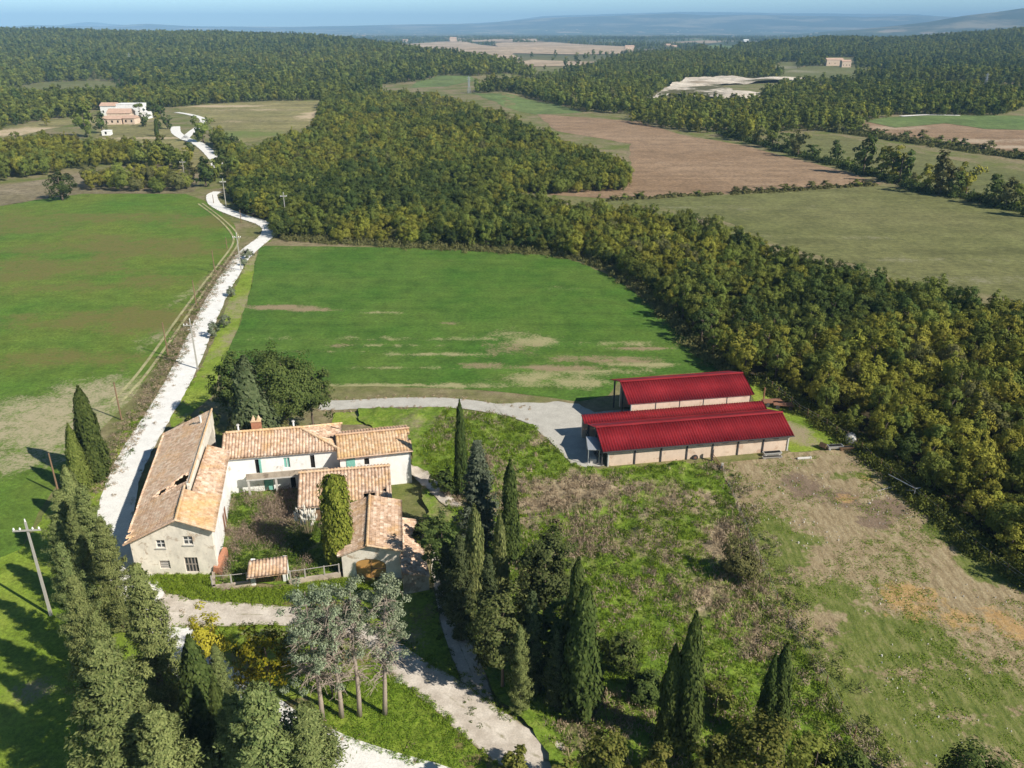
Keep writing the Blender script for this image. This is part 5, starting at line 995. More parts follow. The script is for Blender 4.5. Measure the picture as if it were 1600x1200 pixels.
# ------------------------------------------------------------------ trees round the farm
def place_tall(name, label, cat, base, top, wpx, crown, ch, cr, trunk=None, group=None, tilt=None):
    """put a crown mesh of height ch and radius cr so that it spans base..top and wpx in the photograph"""
    h = HGT(base, top); r = WID(base, wpx) / 2
    # the widest part is nearer the lens than the base: shrink accordingly
    return tree(name, label, cat, G(*base), crown, trunk, r / cr * .95, h / ch, group=group, tilt=tilt)
CYP = [crown_cypress(f'cypress_crown', M_CYP, 1.2, 10, 11000, .32, .5, i) for i in range(3)]
CYPY = crown_cypress('cypress_crown', M_CYPY, 1.2, 10, 10000, .32, .42, 9, 20)
CYPG = crown_cypress('cypress_crown', M_LEY, 1.5, 10, 13000, .36, .4, 5, 34)
CYPB = crown_cypress('cypress_crown', leaf('broad_cypress_leaf', (.075, .10, .04), (.16, .185, .085), .15, .12), 1.2, 10, 12000, .32, .35, 6, 30)
T_CYP = stem_mesh('cypress_trunk', M_BARK, 8.5, .22, .04, 0)
for (b_, t_, w, c, lab) in [
    ((155, 750), (103, 604), 48, CYP[0], 'tallest dark cypress of the three at the field edge left of the white road'),
    ((131, 768), (93, 661), 36, CYPY, 'yellow green cypress in front of the tallest one left of the road'),
    ((122, 815), (98, 727), 44, CYPG, 'short grey green cypress left of the road beside a bare wooden post'),
    ((722, 778), (720, 625), 26, CYP[1], 'lone slender cypress standing beside the lane to the barns'),
    ((797, 882), (790, 719), 40, CYP[2], 'slender cypress at the meadow edge right of the grey fir'),
    ((745, 985), (738, 790), 52, CYPG, 'broad many-tipped cypress in the shaded group right of the garage'),
    ((782, 975), (778, 800), 36, CYPG, 'pale green narrow cypress inside the shaded group by the meadow'),
    ((896, 1085), (880, 873), 58, CYP[0], 'dark cypress leaning on its taller neighbour by the gravel track'),
    ((906, 1122), (905, 912), 72, CYP[1], 'thick dark cypress nearest the gravel track, tallest of its pair'),
    ((1064, 1178), (1077, 957), 58, CYP[2], 'tall dark cypress with a shorter twin on the lower meadow'),
    ((1040, 1172), (1045, 1008), 46, CYP[0], 'shorter twin on the left of the tall lower meadow cypress'),
    ((1203, 1172), (1217, 1006), 50, CYP[1], 'dark cypress with ragged double tip at the foot of the paddock bank'),
    ((1188, 1172), (1193, 1020), 38, CYP[2], 'left half of the cypress pair at the foot of the paddock bank'),
    ((330, 1178), (300, 994), 74, CYP[2], 'dense dark green cypress by the road bend in the foreground'),
    ((360, 1215), (352, 1060), 44, CYP[1], 'small pointed cypress right of the dense foreground one'),
    ((402, 722), (391, 557), 88, CYPB, 'broad cypress rising behind the farmhouse chimney'),
    ((246, 213), (247, 186), 8, CYP[1], 'tiny slim cypress before the far white farmstead')]:
    place_tall('cypress', lab, 'cypress', b_, t_, w, c, 10, 1.2 if c is not CYPG else 1.5, T_CYP)
CON = [crown_conifer('conifer_crown', M_LEY, 3, 12, 100, 330, .185, .2, .8, .5, i) for i in range(3)]
T_CON = stem_mesh('conifer_trunk', M_BARK, 11, .3, .05, 0)
for (b_, t_, w, c, lab) in [
    ((118, 880), (72, 768), 92, 0, 'dark bushy conifer beside the crossed concrete pole at left'),
    ((160, 905), (108, 760), 86, 1, 'tall feathery conifer at the road edge facing the farmhouse gable'),
    ((150, 960), (80, 800), 64, 2, 'slim yellowish conifer behind the crossed concrete pole'),
    ((196, 985), (140, 815), 92, 1, 'dense conifer leaning over the road opposite the farmhouse corner'),
    ((262, 1120), (168, 885), 128, 0, 'largest conifer of the roadside row with long drooping sprays'),
    ((168, 1120), (112, 905), 112, 2, 'pale open conifer on the lawn side of the roadside row'),
    ((225, 1290), (165, 1000), 210, 1, 'wide pale conifer at the lower left corner of the row'),
    ((355, 1120), (345, 1010), 66, 2, 'small fluffy conifer behind the foreground cypress'),
    ((395, 1275), (380, 1080), 130, 0, 'feathery conifer over the road at the bottom edge'),
    ((440, 1330), (416, 1075), 220, 1, 'broad grey green conifer at the bottom edge, middle of three'),
    ((505, 1330), (495, 1105), 190, 2, 'grey green conifer at the bottom edge beside the white road bend'),
    ((290, 1330), (268, 1110), 190, 0, 'shaded conifer at the bottom left below the dense cypress')]:
    place_tall('conifer', lab, 'conifer', b_, t_, w, CON[c], 12, 3, T_CON)
DARKC = crown_conifer('dark_conifer_crown', leaf('dark_conifer_leaf', (.05, .068, .025), (.125, .145, .06), .15, .15), 3, 12, 130, 150, .24, .2, .75, .5, 4)
FIRM = crown_conifer('grey_fir_crown', leaf('grey_fir_leaf', (.07, .09, .05), (.15, .17, .11), .12, .1), 3, 12, 160, 80, .34, .5, .9, .35, 7)
place_tall('fir', 'grey green fir between the slender cypress and the meadow', 'fir', (748, 858), (750, 690), 92, FIRM, 12, 3, T_CON)
# silver firs on the lawn: long bare trunk, dead twigs, silvery top
def silver_fir(base, top, wpx, lab, seed, lean=(0, 0), start=.42, tri=1.0):
    h = HGT(base, top); r = WID(base, wpx) / 2; x, y = G(*base)
    t = thing('silver_fir', lab, 'fir', (x, y, 0), 0, 'silver firs on the triangle of lawn')
    add('trunk', stem_mesh('fir_trunk', M_BARKG, h * .97, .2, .04, 0, lean=lean), t)
    b = MB(); rs = random.Random(seed)
    for i in range(120):
        q = rs.uniform(.28, .9); a = rs.uniform(0, 6.28); L = r * rs.uniform(.5, 1.0) * (1.1 - .5 * q); s = Vector((lean[0] * q ** 1.3, lean[1] * q ** 1.3, h * q)); d = Vector((math.cos(a), math.sin(a), 0))
        m_ = s + d * L * .55 + Vector((0, 0, .12 * L)); b.tube([s, m_, s + d * L + Vector((0, 0, rs.uniform(-.35, .1) * L))], [.05, .03, .012], 4, False)
        for k in range(3):
            e = s + d * L * rs.uniform(.4, .95) + Vector((0, 0, .05)); b.tube([e, e + Vector((rs.uniform(-.6, .6), rs.uniform(-.6, .6), rs.uniform(-.4, .3)))], [.02, .008], 3, False)
    b.obj('dead_branches', M_BARKG, t)
    nb, per = int(76 * tri), 95; q = RNG.uniform(start, 1, nb) ** .8; a = RNG.uniform(0, 6.283, nb); ln = r * np.clip(1.25 - q * .8, .2, 1) * RNG.uniform(.2, 1.3, nb)
    cc = np.stack([np.cos(a) * ln + lean[0] * q ** 1.3, np.sin(a) * ln + lean[1] * q ** 1.3, h * q + ln * .12], 1); idx = np.repeat(np.arange(nb), per); n = nb * per
    o = unit(n) * RNG.uniform(.3, 1, (n, 1)) * np.array([.55, .55, .38]); N = o * 2 + np.array([0, 0, .5]) + RNG.normal(size=(n, 3)) * .3
    V, Fq = cards(cc[idx] + o, N, RNG.uniform(.12, .26, n), RNG.uniform(.07, .13, n)); add('crown', mesh_np('silver_crown', V, Fq, [M_FIR]), t); return t
silver_fir((504, 1124), (488, 920), 100, 'silver fir with slanting trunk, leftmost on the lawn triangle', 1, (-.3, .2), .27, 1.15)
silver_fir((534, 1121), (522, 926), 96, 'silver fir with a thick upright trunk, second on the lawn triangle', 2, (-.2, .1), .36, 1.0)
silver_fir((562, 1119), (566, 914), 66, 'thin silver fir with long bare trunk, third on the lawn triangle', 3, (.1, .3), .6, .6)
silver_fir((601, 1117), (614, 910), 84, 'silver fir leaning right beside the gravel track', 4, (.9, .4), .3, 1.05)
# broad-leaved trees and shrubs
def broad(name, label, cat, base, top, wpx, mat, leafs=.3, ncl=60, per=60, z0=.06, group=None, seed=0, trunk=True, clump=.24, low=.35, tm=None):
    h = max(HGT(base, top), .5); r = WID(base, wpx) / 2 * .92
    c = crown_round(name + '_crown', mat, r, h * (1 - z0), h * z0, ncl, per, leafs, seed=seed, clump=clump, low=low)
    return tree(name, label, cat, G(*base), c, stem_mesh(name + '_trunk', tm or M_BARK, h * .8, max(.04, .05 * r), .02, 6, r * .7, .25) if trunk else None, group=group)
OAKD, OAKO = LEAF['dark green'], LEAF['olive green']
broad('oak', 'big dark oak left of the broad cypress behind the farmhouse', 'tree', (372, 668), (372, 548), 84, OAKD, .36, 80, 70, seed=1)
broad('oak', 'biggest oak behind the farmhouse, right of the broad cypress', 'tree', (452, 684), (440, 534), 120, OAKD, .32, 130, 90, seed=2)
broad('oak', 'olive green oak at the right end of the clump behind the farmhouse', 'tree', (490, 676), (490, 555), 78, OAKD, .36, 80, 70, seed=3)
broad('oak', 'tall back oak of the clump behind the farmhouse', 'tree', (425, 650), (422, 533), 96, OAKD, .32, 90, 80, seed=4)
broad('shrub', 'dark shrub in the shade at the far end of the farmhouse', 'shrub', (328, 676), (328, 640), 46, OAKD, .3, 40, 50, seed=5)
broad('shrub', 'small olive shrub between the road and the farmhouse back corner', 'shrub', (300, 672), (300, 652), 28, OAKO, .26, 26, 40, seed=6)
broad('shrub', 'purplish brown shrub behind the middle wing roof', 'shrub', (444, 690), (442, 655), 44, LEAF['brownish green'], .26, 40, 50, seed=7)
broad('holm_oak', 'round topped holm oak at the meadow edge in the middle group', 'tree', (850, 1000), (845, 818), 112, leaf('holm_leaf', (.05, .065, .02), (.125, .14, .05), .15, .1), .3, 120, 80, seed=8)
broad('holm_oak', 'holm oak with light leaf tufts over the shaded gravel', 'tree', (785, 1080), (780, 908), 112, leaf('holm_leaf_light', (.06, .08, .022), (.17, .185, .065), .15, .1), .28, 110, 80, .1, seed=9)
place_tall('conifer', 'small ragged conifer in front of the holm oak by the shaded gravel', 'conifer', (812, 1110), (803, 978), 56, CON[2], 12, 3, T_CON)
broad('tree_in_shade', 'dark tree in deep shade right of the lean-to roof', 'tree', (694, 930), (704, 795), 70, OAKD, .3, 70, 60, seed=10)
broad('tree_in_shade', 'low dark tree against the slender cypress by the lane', 'tree', (694, 778), (692, 728), 42, OAKD, .28, 50, 50, seed=11)
broad('tree_in_shade', 'dark shrubby tree behind the lean-to in the shade', 'tree', (662, 868), (660, 800), 44, OAKD, .28, 40, 50, seed=12)
broad('holm_oak', 'dark holm oak behind the cypress pair on the gravel track', 'tree', (862, 1060), (868, 925), 70, OAKD, .28, 70, 60, seed=13)
broad('yellow_tree', 'bright yellow autumn tree beside the gravel track junction', 'tree', (335, 1072), (330, 944), 64, M_YEL, .24, 46, 60, .15, seed=14, clump=.34)
broad('yellow_tree', 'half yellow half dark tree left of the silver firs', 'tree', (425, 1092), (420, 972), 112, M_YELG, .26, 80, 60, .08, seed=15)
broad('yellow_tree', 'yellow green sapling between the silver fir trunks', 'tree', (520, 1090), (520, 930), 60, M_YELG, .22, 46, 50, .1, seed=16, clump=.32)
for u, v, t, w, k, lab in ((335, 527, 502, 32, 0, 'grey olive bush at the road edge below the twin one'), (350, 512, 490, 26, 0, 'grey olive bush just above the roadside one'), (362, 463, 448, 22, 0, 'small olive bush halfway along the road verge'), (388, 404, 388, 26, 0, 'olive bush nearest the wood on the road verge'), (381, 415, 403, 16, 0, 'smallest olive bush on the upper road verge')):
    broad('olive_bush', lab, 'bush', (u, v), (u, t), w, M_OLIVE, .26, 30, 40, group='olive bushes along the white road')
place_tall('ivy_column', 'tall column of green ivy against the tiled outbuilding in the yard', 'plant', (533, 884), (522, 742), 52, crown_cypress('ivy_crown', M_CLIMB, 1.2, 10, 13000, .3, 1.55, 3, 70), 10, 1.2, T_CYP)
broad('ivy_shoot', 'side shoot of ivy climbing onto the garage roof', 'plant', (560, 812), (558, 775), 26, M_CLIMB, .2, 24, 40, .2, trunk=True)
broad('bramble', 'brown green thicket on the bank at the paddock corner', 'shrub', (1152, 908), (1150, 848), 84, LEAF['brownish green'], .24, 70, 60, 0, seed=18)
broad('bramble', 'dark shrub in the hollow left of the lower meadow cypresses', 'shrub', (968, 1052), (965, 985), 76, OAKD, .26, 60, 60, 0, seed=19)
broad('bramble', 'spreading dark shrub beside the tall lower meadow cypress', 'shrub', (1005, 1098), (1005, 1050), 74, OAKD, .26, 50, 60, 0, seed=20)
broad('bramble', 'olive shrub right of the lower meadow cypresses', 'shrub', (1118, 1112), (1115, 1062), 62, OAKO, .26, 40, 50, 0, seed=21)
M_BOT = leaf('foreground_leaf', (.09, .105, .022), (.25, .235, .06), .3, .15)
for i, (u, t, w, lab) in enumerate([(800, 1178, 84, 'light olive shrub at the bottom edge over the gravel track'), (938, 1142, 112, 'leafy olive tree at the bottom edge left of the lower cypresses'), (1010, 1165, 90, 'low leafy tree under the lower meadow cypresses at the bottom edge'), (1165, 1112, 150, 'largest leafy foreground tree below the paddock bank cypress pair'), (1100, 1150, 90, 'leafy foreground tree right of the tall lower cypress'), (1255, 1135, 100, 'dense green thicket at the foot of the paddock bank'), (1300, 1165, 90, 'dark thicket at the lower end of the paddock bank'), (1500, 1172, 150, 'dark bush top at the bottom edge of the paddock'), (870, 1188, 70, 'small leafy shrub at the bottom edge beside the track')]):
    broad('foreground_tree', lab, 'tree', (u, 1290), (u, t), w, OAKD if i in (6, 7) else OAKO if i == 5 else M_BOT, .26, 90, 70, .05, seed=30 + i)
for (b_, t_, w, lab) in (((722, 1000), (718, 838), 74, 'dark conifer in the shaded clump nearest the lean-to'), ((700, 960), (696, 850), 56, 'low dark conifer at the shaded left side of the clump'), ((765, 1040), (762, 868), 66, 'dark conifer in the heart of the shaded clump'), ((830, 1085), (826, 925), 70, 'dark conifer between the two holm oaks'), ((868, 1110), (860, 985), 56, 'dark conifer at the left foot of the thick gravel track cypress')):
    place_tall('conifer', lab, 'conifer', b_, t_, w, DARKC, 12, 3, T_CON)
for (b_, t_, w, c, lab) in (((140, 1030), (96, 850), 84, 0, 'shaded conifer in the middle of the roadside row'), ((205, 1200), (150, 960), 110, 2, 'pale conifer low in the roadside row above the bottom corner'), ((120, 945), (62, 812), 70, 1, 'dark conifer just right of the near power pole')):
    place_tall('conifer', lab, 'conifer', b_, t_, w, CON[c], 12, 3, T_CON)
# pampas grass in the yard
pp = thing('pampas_grass', 'clump of white plumed pampas grass in the overgrown yard', 'plant', (*G(482, 842), 0)); n = 2200; a = RNG.uniform(0, 6.283, n); t = RNG.uniform(0, 1, n); L = RNG.uniform(.9, 2.0, n)
C = np.stack([np.cos(a) * L * t ** 1.2 * .75, np.sin(a) * L * t ** 1.2 * .75, L * (t - .45 * t * t) * 1.3], 1); V, Fq = cards(C, np.stack([np.cos(a) * .4, np.sin(a) * .4, np.full(n, .7)], 1), .5, .05, np.stack([np.cos(a), np.sin(a), 1 - t], 1)); add('leaves', mesh_np('pampas_leaves', V, Fq, [M_WEED]), pp)
for i in range(30):
    a = RNG.uniform(0, 6.283); rr = 1.25 * math.sqrt(RNG.uniform(.02, 1)); h = RNG.uniform(2.3, 3.5); base = Vector((math.cos(a) * rr, math.sin(a) * rr, h)); b = MB(); d = Vector((math.cos(a) * .25, math.sin(a) * .25, 1)).normalized()
    b.tube([base, base + d * .2, base + d * .5, base + d * .8], [.03, .13, .12, .02], 7); pl_ = b.obj('plume', M_PLUME, pp, True); b = MB(); b.tube([(math.cos(a) * rr * .3, math.sin(a) * rr * .3, 0), base], .018, 4); b.obj('stalk', M_STRAW, pl_)

# ------------------------------------------------------------------ rough growth nobody could count
def tufts(name, label, cat, X, Y, Z, mat, n, spread, h, leafs, w, flat=.0):
    k = len(X); idx = np.repeat(np.arange(k), n); N_ = k * n; a = RNG.uniform(0, 6.283, N_); t = RNG.uniform(0, 1, N_)
    hh = np.broadcast_to(h, (k,))[idx] if hasattr(h, '__len__') else h; sp = np.broadcast_to(spread, (k,))[idx] if hasattr(spread, '__len__') else spread
    r = sp * RNG.uniform(0, 1, N_) ** .5
    C = np.stack([X[idx] + np.cos(a) * r, Y[idx] + np.sin(a) * r, Z[idx] + hh * t * np.sqrt(np.clip(1 - (r / (sp + 1e-6)) ** 2 * .8, 0, 1)) + .02], 1)
    N = np.stack([np.cos(a) * (1 - flat), np.sin(a) * (1 - flat), np.full(N_, .35 + flat)], 1) + RNG.normal(size=(N_, 3)) * .35
    al = np.stack([np.cos(a) * .5, np.sin(a) * .5, np.full(N_, 1 - flat)], 1)
    V, Fq = cards(C, N, leafs * RNG.uniform(.6, 1.4, N_), w * RNG.uniform(.6, 1.4, N_), al)
    return tag(add(name, mesh_np(name, V, Fq, [mat])), label, cat, kind='stuff')
MEADOW = px_poly([(700, 640), (780, 652), (830, 668), (868, 702), (893, 730), (940, 737), (1120, 727), (1150, 790), (1168, 840), (1190, 900), (1230, 990), (1290, 1080), (1340, 1180), (1352, 1240), (880, 1240), (850, 1130), (790, 1000), (730, 850), (680, 760), (650, 700)])
def in_meadow(n, dens=None):
    p = np.array(MEADOW); lo, hi = p.min(0), p.max(0); x = RNG.uniform(lo[0], hi[0], n); y = RNG.uniform(lo[1], hi[1], n); k = inside(MEADOW, x, y)
    if dens is not None: k &= RNG.uniform(size=n) < dens(x, y)
    return x[k], y[k]
DRYF = lambda x, y: sstep(.5, .62, fbm(x / 9, y / 9, 101, 3)); mz = lambda x, y: MDISP(x, y) + .03
x, y = in_meadow(9000, lambda x, y: DRYF(x, y) * .8 + .03); tufts('dry_grass', 'straw coloured dead grass tussocks strewn over the rough meadow', 'grass', x, y, mz(x, y), M_STRAW, 26, RNG.uniform(.3, .75, len(x)), RNG.uniform(.25, .8, len(x)), .42, .06)
x, y = in_meadow(1300, lambda x, y: DRYF(x + 30, y) * .8); tufts('dead_brambles', 'grey brown dead brambles heaped on the rough meadow', 'bramble', x, y, mz(x, y), M_TWIG, 46, RNG.uniform(.5, 1.2, len(x)), RNG.uniform(.4, 1.1, len(x)), .34, .06, .2)
x, y = in_meadow(9000, lambda x, y: (1 - DRYF(x, y)) * .8); tufts('meadow_grass', 'bright green grass tussocks of the rough meadow', 'grass', x, y, mz(x, y), M_GRASSB, 26, RNG.uniform(.3, .7, len(x)), RNG.uniform(.15, .45, len(x)), .34, .07)
x, y = in_meadow(1500, lambda x, y: sstep(.5, .6, fbm(x / 7, y / 7, 131, 3))); tufts('meadow_weeds', 'dark green weeds dotting the rough meadow', 'weeds', x, y, mz(x, y), M_WEED, 40, RNG.uniform(.4, .9, len(x)), RNG.uniform(.3, .7, len(x)), .2, .13)
def along(px, n, wid):
    P = [Vector(G(*p)) for p in px]; L = [(b - a).length for a, b in zip(P[:-1], P[1:])]; T = RNG.uniform(0, sum(L), n); X, Y = [], []
    for t in T:
        i = 0
        while t > L[i] and i < len(L) - 1: t -= L[i]; i += 1
        q = P[i].lerp(P[i + 1], t / L[i]); X.append(q.x + RNG.normal() * wid); Y.append(q.y + RNG.normal() * wid)
    return np.array(X), np.array(Y)
x, y = along([(1128, 740), (1150, 795), (1168, 850), (1200, 920), (1240, 1000), (1290, 1075), (1330, 1150), (1350, 1230)], 220, 1.6); tufts('bank_grass', 'green weeds along the bank between meadow and paddock', 'weeds', x, y, mz(x, y), LEAF['olive green'], 46, RNG.uniform(.4, .9, len(x)), RNG.uniform(.3, .8, len(x)), .24, .1, .2)
BANK = [(1128, 740), (1150, 795), (1168, 850), (1200, 920), (1240, 1000), (1290, 1075), (1330, 1150), (1350, 1230)]
x, y = along(BANK, 110, 1.7); tufts('bank_scrub', 'grey brown scrub along the bank between meadow and paddock', 'scrub', x, y, mz(x, y), M_TWIG, 70, RNG.uniform(.4, .9, len(x)), RNG.uniform(.3, .8, len(x)), .3, .07, .15)
EDGE = [(1190, 596), (1240, 630), (1295, 664), (1350, 704), (1405, 752), (1465, 802), (1535, 862), (1615, 912), (1760, 1000)]
x, y = along(EDGE, 900, 1.0); tufts('hedge_undergrowth', 'olive undergrowth and brambles along the foot of the wood', 'undergrowth', x, y, x * 0, OAKO, 60, RNG.uniform(.6, 1.3, len(x)), RNG.uniform(.7, 2.0, len(x)), .3, .2, .2)
EDGE2 = [(440, 374), (520, 380), (640, 387), (760, 393), (860, 398), (925, 410), (985, 440), (1040, 486), (1100, 555), (1150, 588)]
x, y = along(EDGE2, 800, 1.2); tufts('wood_edge_scrub', 'brownish scrub along the wood edge above the mid green field', 'scrub', x, y + .8, x * 0, LEAF['brownish green'], 46, RNG.uniform(.7, 1.6, len(x)), RNG.uniform(.6, 2.4, len(x)), .4, .26, .2)
for px_, n_, w_, mt, lab in (([(1128, 209), (1190, 226), (1260, 246), (1330, 264), (1405, 287), (1450, 300), (1530, 314), (1640, 342)], 520, 2.2, OAKD, 'dark undergrowth joining the hedgerow trees right of the ploughed field'), ([(1300, 205), (1400, 219), (1500, 234), (1640, 253)], 460, 2.0, LEAF['brownish green'], 'continuous scrubby hedge under the fallow strip at right'), ([(950, 313), (1080, 306), (1200, 300), (1372, 289)], 240, .9, LEAF['brownish green'], 'thin weedy line between the ploughed and the pale field')):
    x, y = along(px_, n_, w_); tufts('hedge_scrub', lab, 'hedge', x, y, x * 0, mt, 46, RNG.uniform(1.0, 2.6, len(x)) * (.5 if w_ < 1 else 1), RNG.uniform(.8, 3.2, len(x)) * (.35 if w_ < 1 else 1), .8, .5, .2)
for rn, mt, n_, lab in (('gravel_track', M_GRASSB, 700, 'green grass tufts fringing the gravel track'), ('white_road', M_WEED, 420, 'weeds fringing the white road'), ('white_road', M_STRAW, 320, 'dry grass fringing the white road'), ('shaded_track', M_WEED, 200, 'weeds fringing the shaded track'), ('lane', M_STRAW, 150, 'dry grass fringing the barn lane')):
    e = np.concatenate(EDGES[rn]); c_ = (EDGES[rn][0] + EDGES[rn][1]) / 2; c_ = np.concatenate([c_, c_]); k = RNG.integers(0, len(e), n_); ou = e[k] - c_[k]; ou /= np.linalg.norm(ou, axis=1, keepdims=True)
    q = e[k] + ou * (RNG.exponential(.45, n_) - .22)[:, None] + RNG.normal(size=(n_, 2)) * .2; x, y = q[:, 0], q[:, 1]
    tufts('edge_grass', lab, 'grass', x, y, x * 0 + .05, mt, 26, RNG.uniform(.15, .5, n_), RNG.uniform(.06, .25, n_), .18, .055, .3)
VL = [(388, 392), (352, 432), (318, 490), (285, 560), (245, 630), (205, 700), (170, 770)]
for mt, n_, h_, lab in ((M_STRAW, 700, .5, 'dry grass on the verge strip between left field and white road'), (M_TWIG, 260, .7, 'brown dead weeds on the verge strip between left field and white road'), (M_WEED, 420, .5, 'green weeds on the verge strip between left field and white road')):
    x, y = along(VL, n_, 1.1); tufts('verge_scrub', lab, 'scrub', x - 1.8, y, x * 0 + .05, mt, 30, RNG.uniform(.3, .9, n_), RNG.uniform(.1, h_, n_), .26, .07, .25)
YARD = px_poly([(350, 888), (356, 776), (420, 772), (515, 766), (515, 830), (525, 890), (450, 905), (398, 908), (345, 912)])
def in_poly(poly, n):
    p = np.array(poly); lo, hi = p.min(0), p.max(0); x = RNG.uniform(lo[0], hi[0], n); y = RNG.uniform(lo[1], hi[1], n); k = inside(poly, x, y); return x[k], y[k]
x, y = in_poly(YARD, 640); _pg = G(482, 842); k = (fbm(x / 3, y / 3, 141, 2) > .44) & (np.hypot(x - _pg[0], y - _pg[1] + .8) > 2.2); tufts('yard_brambles', 'tangle of grey brown dead stems in the farm yard', 'bramble', x[k], y[k], x[k] * 0, M_TWIG, 130, RNG.uniform(.5, 1.2, k.sum()), RNG.uniform(.8, 2.0, k.sum()), .3, .04, .1)
x, y = in_poly(YARD, 520); k = fbm(x / 3, y / 3, 141, 2) < .52; tufts('yard_weeds', 'green weeds filling the edges of the farm yard', 'weeds', x[k], y[k], x[k] * 0, M_WEED, 90, RNG.uniform(.4, .9, k.sum()), RNG.uniform(.4, 1.3, k.sum()), .2, .11, .2)
VERGE = px_poly([(220, 902), (340, 900), (340, 924), (395, 920), (450, 918), (540, 906), (600, 915), (560, 935), (430, 945), (310, 940), (240, 920)])
x, y = in_poly(VERGE, 1500); tufts('verge_grass', 'lush green grass in front of the farmhouse gable', 'grass', x, y, x * 0 + .2, M_GRASSB, 30, .35, RNG.uniform(.12, .4, len(x)), .2, .06, .2)
LAWN = px_poly([(490, 1090), (520, 1066), (590, 1056), (650, 1074), (695, 1108), (735, 1160), (750, 1200), (640, 1195), (560, 1168), (512, 1138)])
x, y = in_poly(LAWN, 1500); tufts('lawn_grass', 'bright grass blades of the lawn triangle under the silver firs', 'grass', x, y, x * 0 + .12, M_GRASSB, 22, .3, RNG.uniform(.05, .16, len(x)), .13, .05, .2)
PADP = px_poly([(1140, 735), (1235, 712), (1340, 706), (1450, 796), (1600, 915), (1700, 1000), (1800, 1230), (1352, 1230), (1290, 1080), (1190, 900)])
x, y = in_poly(PADP, 3400); k = fbm(x / 6, y / 6, 151, 3) > .5; tufts('paddock_grass', 'low grass clumps scattered on the bare paddock', 'grass', x[k], y[k], x[k] * 0 + .1, M_GRASSB, 16, .5, .1, .16, .07, .6)
# stones lying on the paddock
x, y = in_poly(PADP, 700); k = fbm(x / 5, y / 5, 161, 3) > .52; st = MB()
for px_, py_ in zip(x[k], y[k]):
    s = RNG.uniform(.03, .075) * (2.2 if RNG.uniform() < .06 else 1); c = Vector((px_, py_, .16)); P = [c + Vector((s * math.cos(q) * RNG.uniform(.7, 1.3), s * math.sin(q) * RNG.uniform(.7, 1.3), -.12)) for q in np.arange(5) * 1.2566]; T = [p.lerp(c, .4) + Vector((0, 0, .12 + s * RNG.uniform(.5, .9))) for p in P]; st.prism(P, T)
tag(st.obj('field_stones', plain('pale_stone', (.66, .61, .53), .9, .2, 4)), 'pale stones scattered over the paddock earth', 'stones', kind='stuff')

# ------------------------------------------------------------------ poles, posts and farm gear
def concrete_pole(base, top, lab, arm=2.0, double=False):
    h = HGT(base, top); x, y = G(*base); t = thing('utility_pole', lab, 'utility pole', (x, y, 0), .1, 'concrete power poles along the white road')
    b = MB(); b.prism([(-.13, -.11, -.3), (.13, -.11, -.3), (.13, .11, -.3), (-.13, .11, -.3)], [(-.085, -.07, h), (.085, -.07, h), (.085, .07, h), (-.085, .07, h)]); b.obj('pole', M_POLE, t)
    z = h - 1.0; b = MB(); b.box(-arm / 2, arm / 2, -.19, -.085, z, z + .15); a = b.obj('cross_arm', M_POLE, t)
    for k in (-.9, -.45, .45, .9):
        b = MB(); b.tube([(k * arm / 2, -.14, z + .152), (k * arm / 2, -.14, z + .25), (k * arm / 2, -.14, z + .42)], [.06, .1, .05], 8); b.obj('insulator', M_WHITE, a)
    b = MB(); b.tube([(0, 0, h), (0, 0, h + .3)], [.07, .05], 8); b.obj('top_insulator', M_WHITE, t)
    if double:
        b = MB(); b.box(-.6, .6, .085, .18, z - .8, z - .66); b.obj('lower_arm', M_CONC, t)
    return t
concrete_pole((80, 962), (38, 815), 'concrete power pole with cross arm among the conifers at lower left', 2.6)
concrete_pole((309, 577), (297, 500), 'concrete power pole beside the road left of the oak clump', 2.4, True)
concrete_pole((377, 423), (371, 365), 'concrete power pole at the road edge beside the mid green field')
concrete_pole((354, 326), (349.5, 280), 'concrete power pole at the road bend beside the wood')
concrete_pole((448, 352), (444, 302), 'concrete power pole standing among the trees of the wood')
concrete_pole((288, 273), (285, 250), 'distant power pole on the slope below the farmstead, right one', 2.4)
concrete_pole((242, 253), (240, 232), 'distant power pole on the slope below the farmstead, left one', 2.4)
def wood_pole(base, top, lab):
    h = HGT(base, top); x, y = G(*base); t = thing('telephone_pole', lab, 'telephone pole', (x, y, 0), 0, 'wooden telephone poles on the field side of the road')
    b = MB(); b.tube([(0, 0, -.3), (0, 0, h)], [.13, .09], 8); b.obj('pole', M_WOOD, t); b = MB(); b.tube([(-.15, 0, h - .2), (.15, 0, h - .2)], .03, 6); b.obj('bracket', M_STEEL, t)
for b_, t_, lab in (((92, 772), (79, 708), 'rusty brown wooden post beside the grey green cypress'), ((190, 656), (180, 597), 'wooden telephone pole at the dry field corner near the cypresses'), ((263, 557), (252, 504), 'wooden telephone pole left of the double armed concrete pole'), ((307, 478), (300, 438), 'wooden telephone pole by the wheel track in mid field'), ((336, 426), (329, 392), 'wooden telephone pole left of the verge opposite the field corner'), ((355, 389), (353, 371), 'short wooden telephone pole near the curve of the wheel track'), ((377, 348), (375, 328), 'wooden telephone pole on the road verge before the wood'), ((334, 318), (331, 304), 'farthest wooden telephone pole at the road bend')): wood_pole(b_, t_, lab)
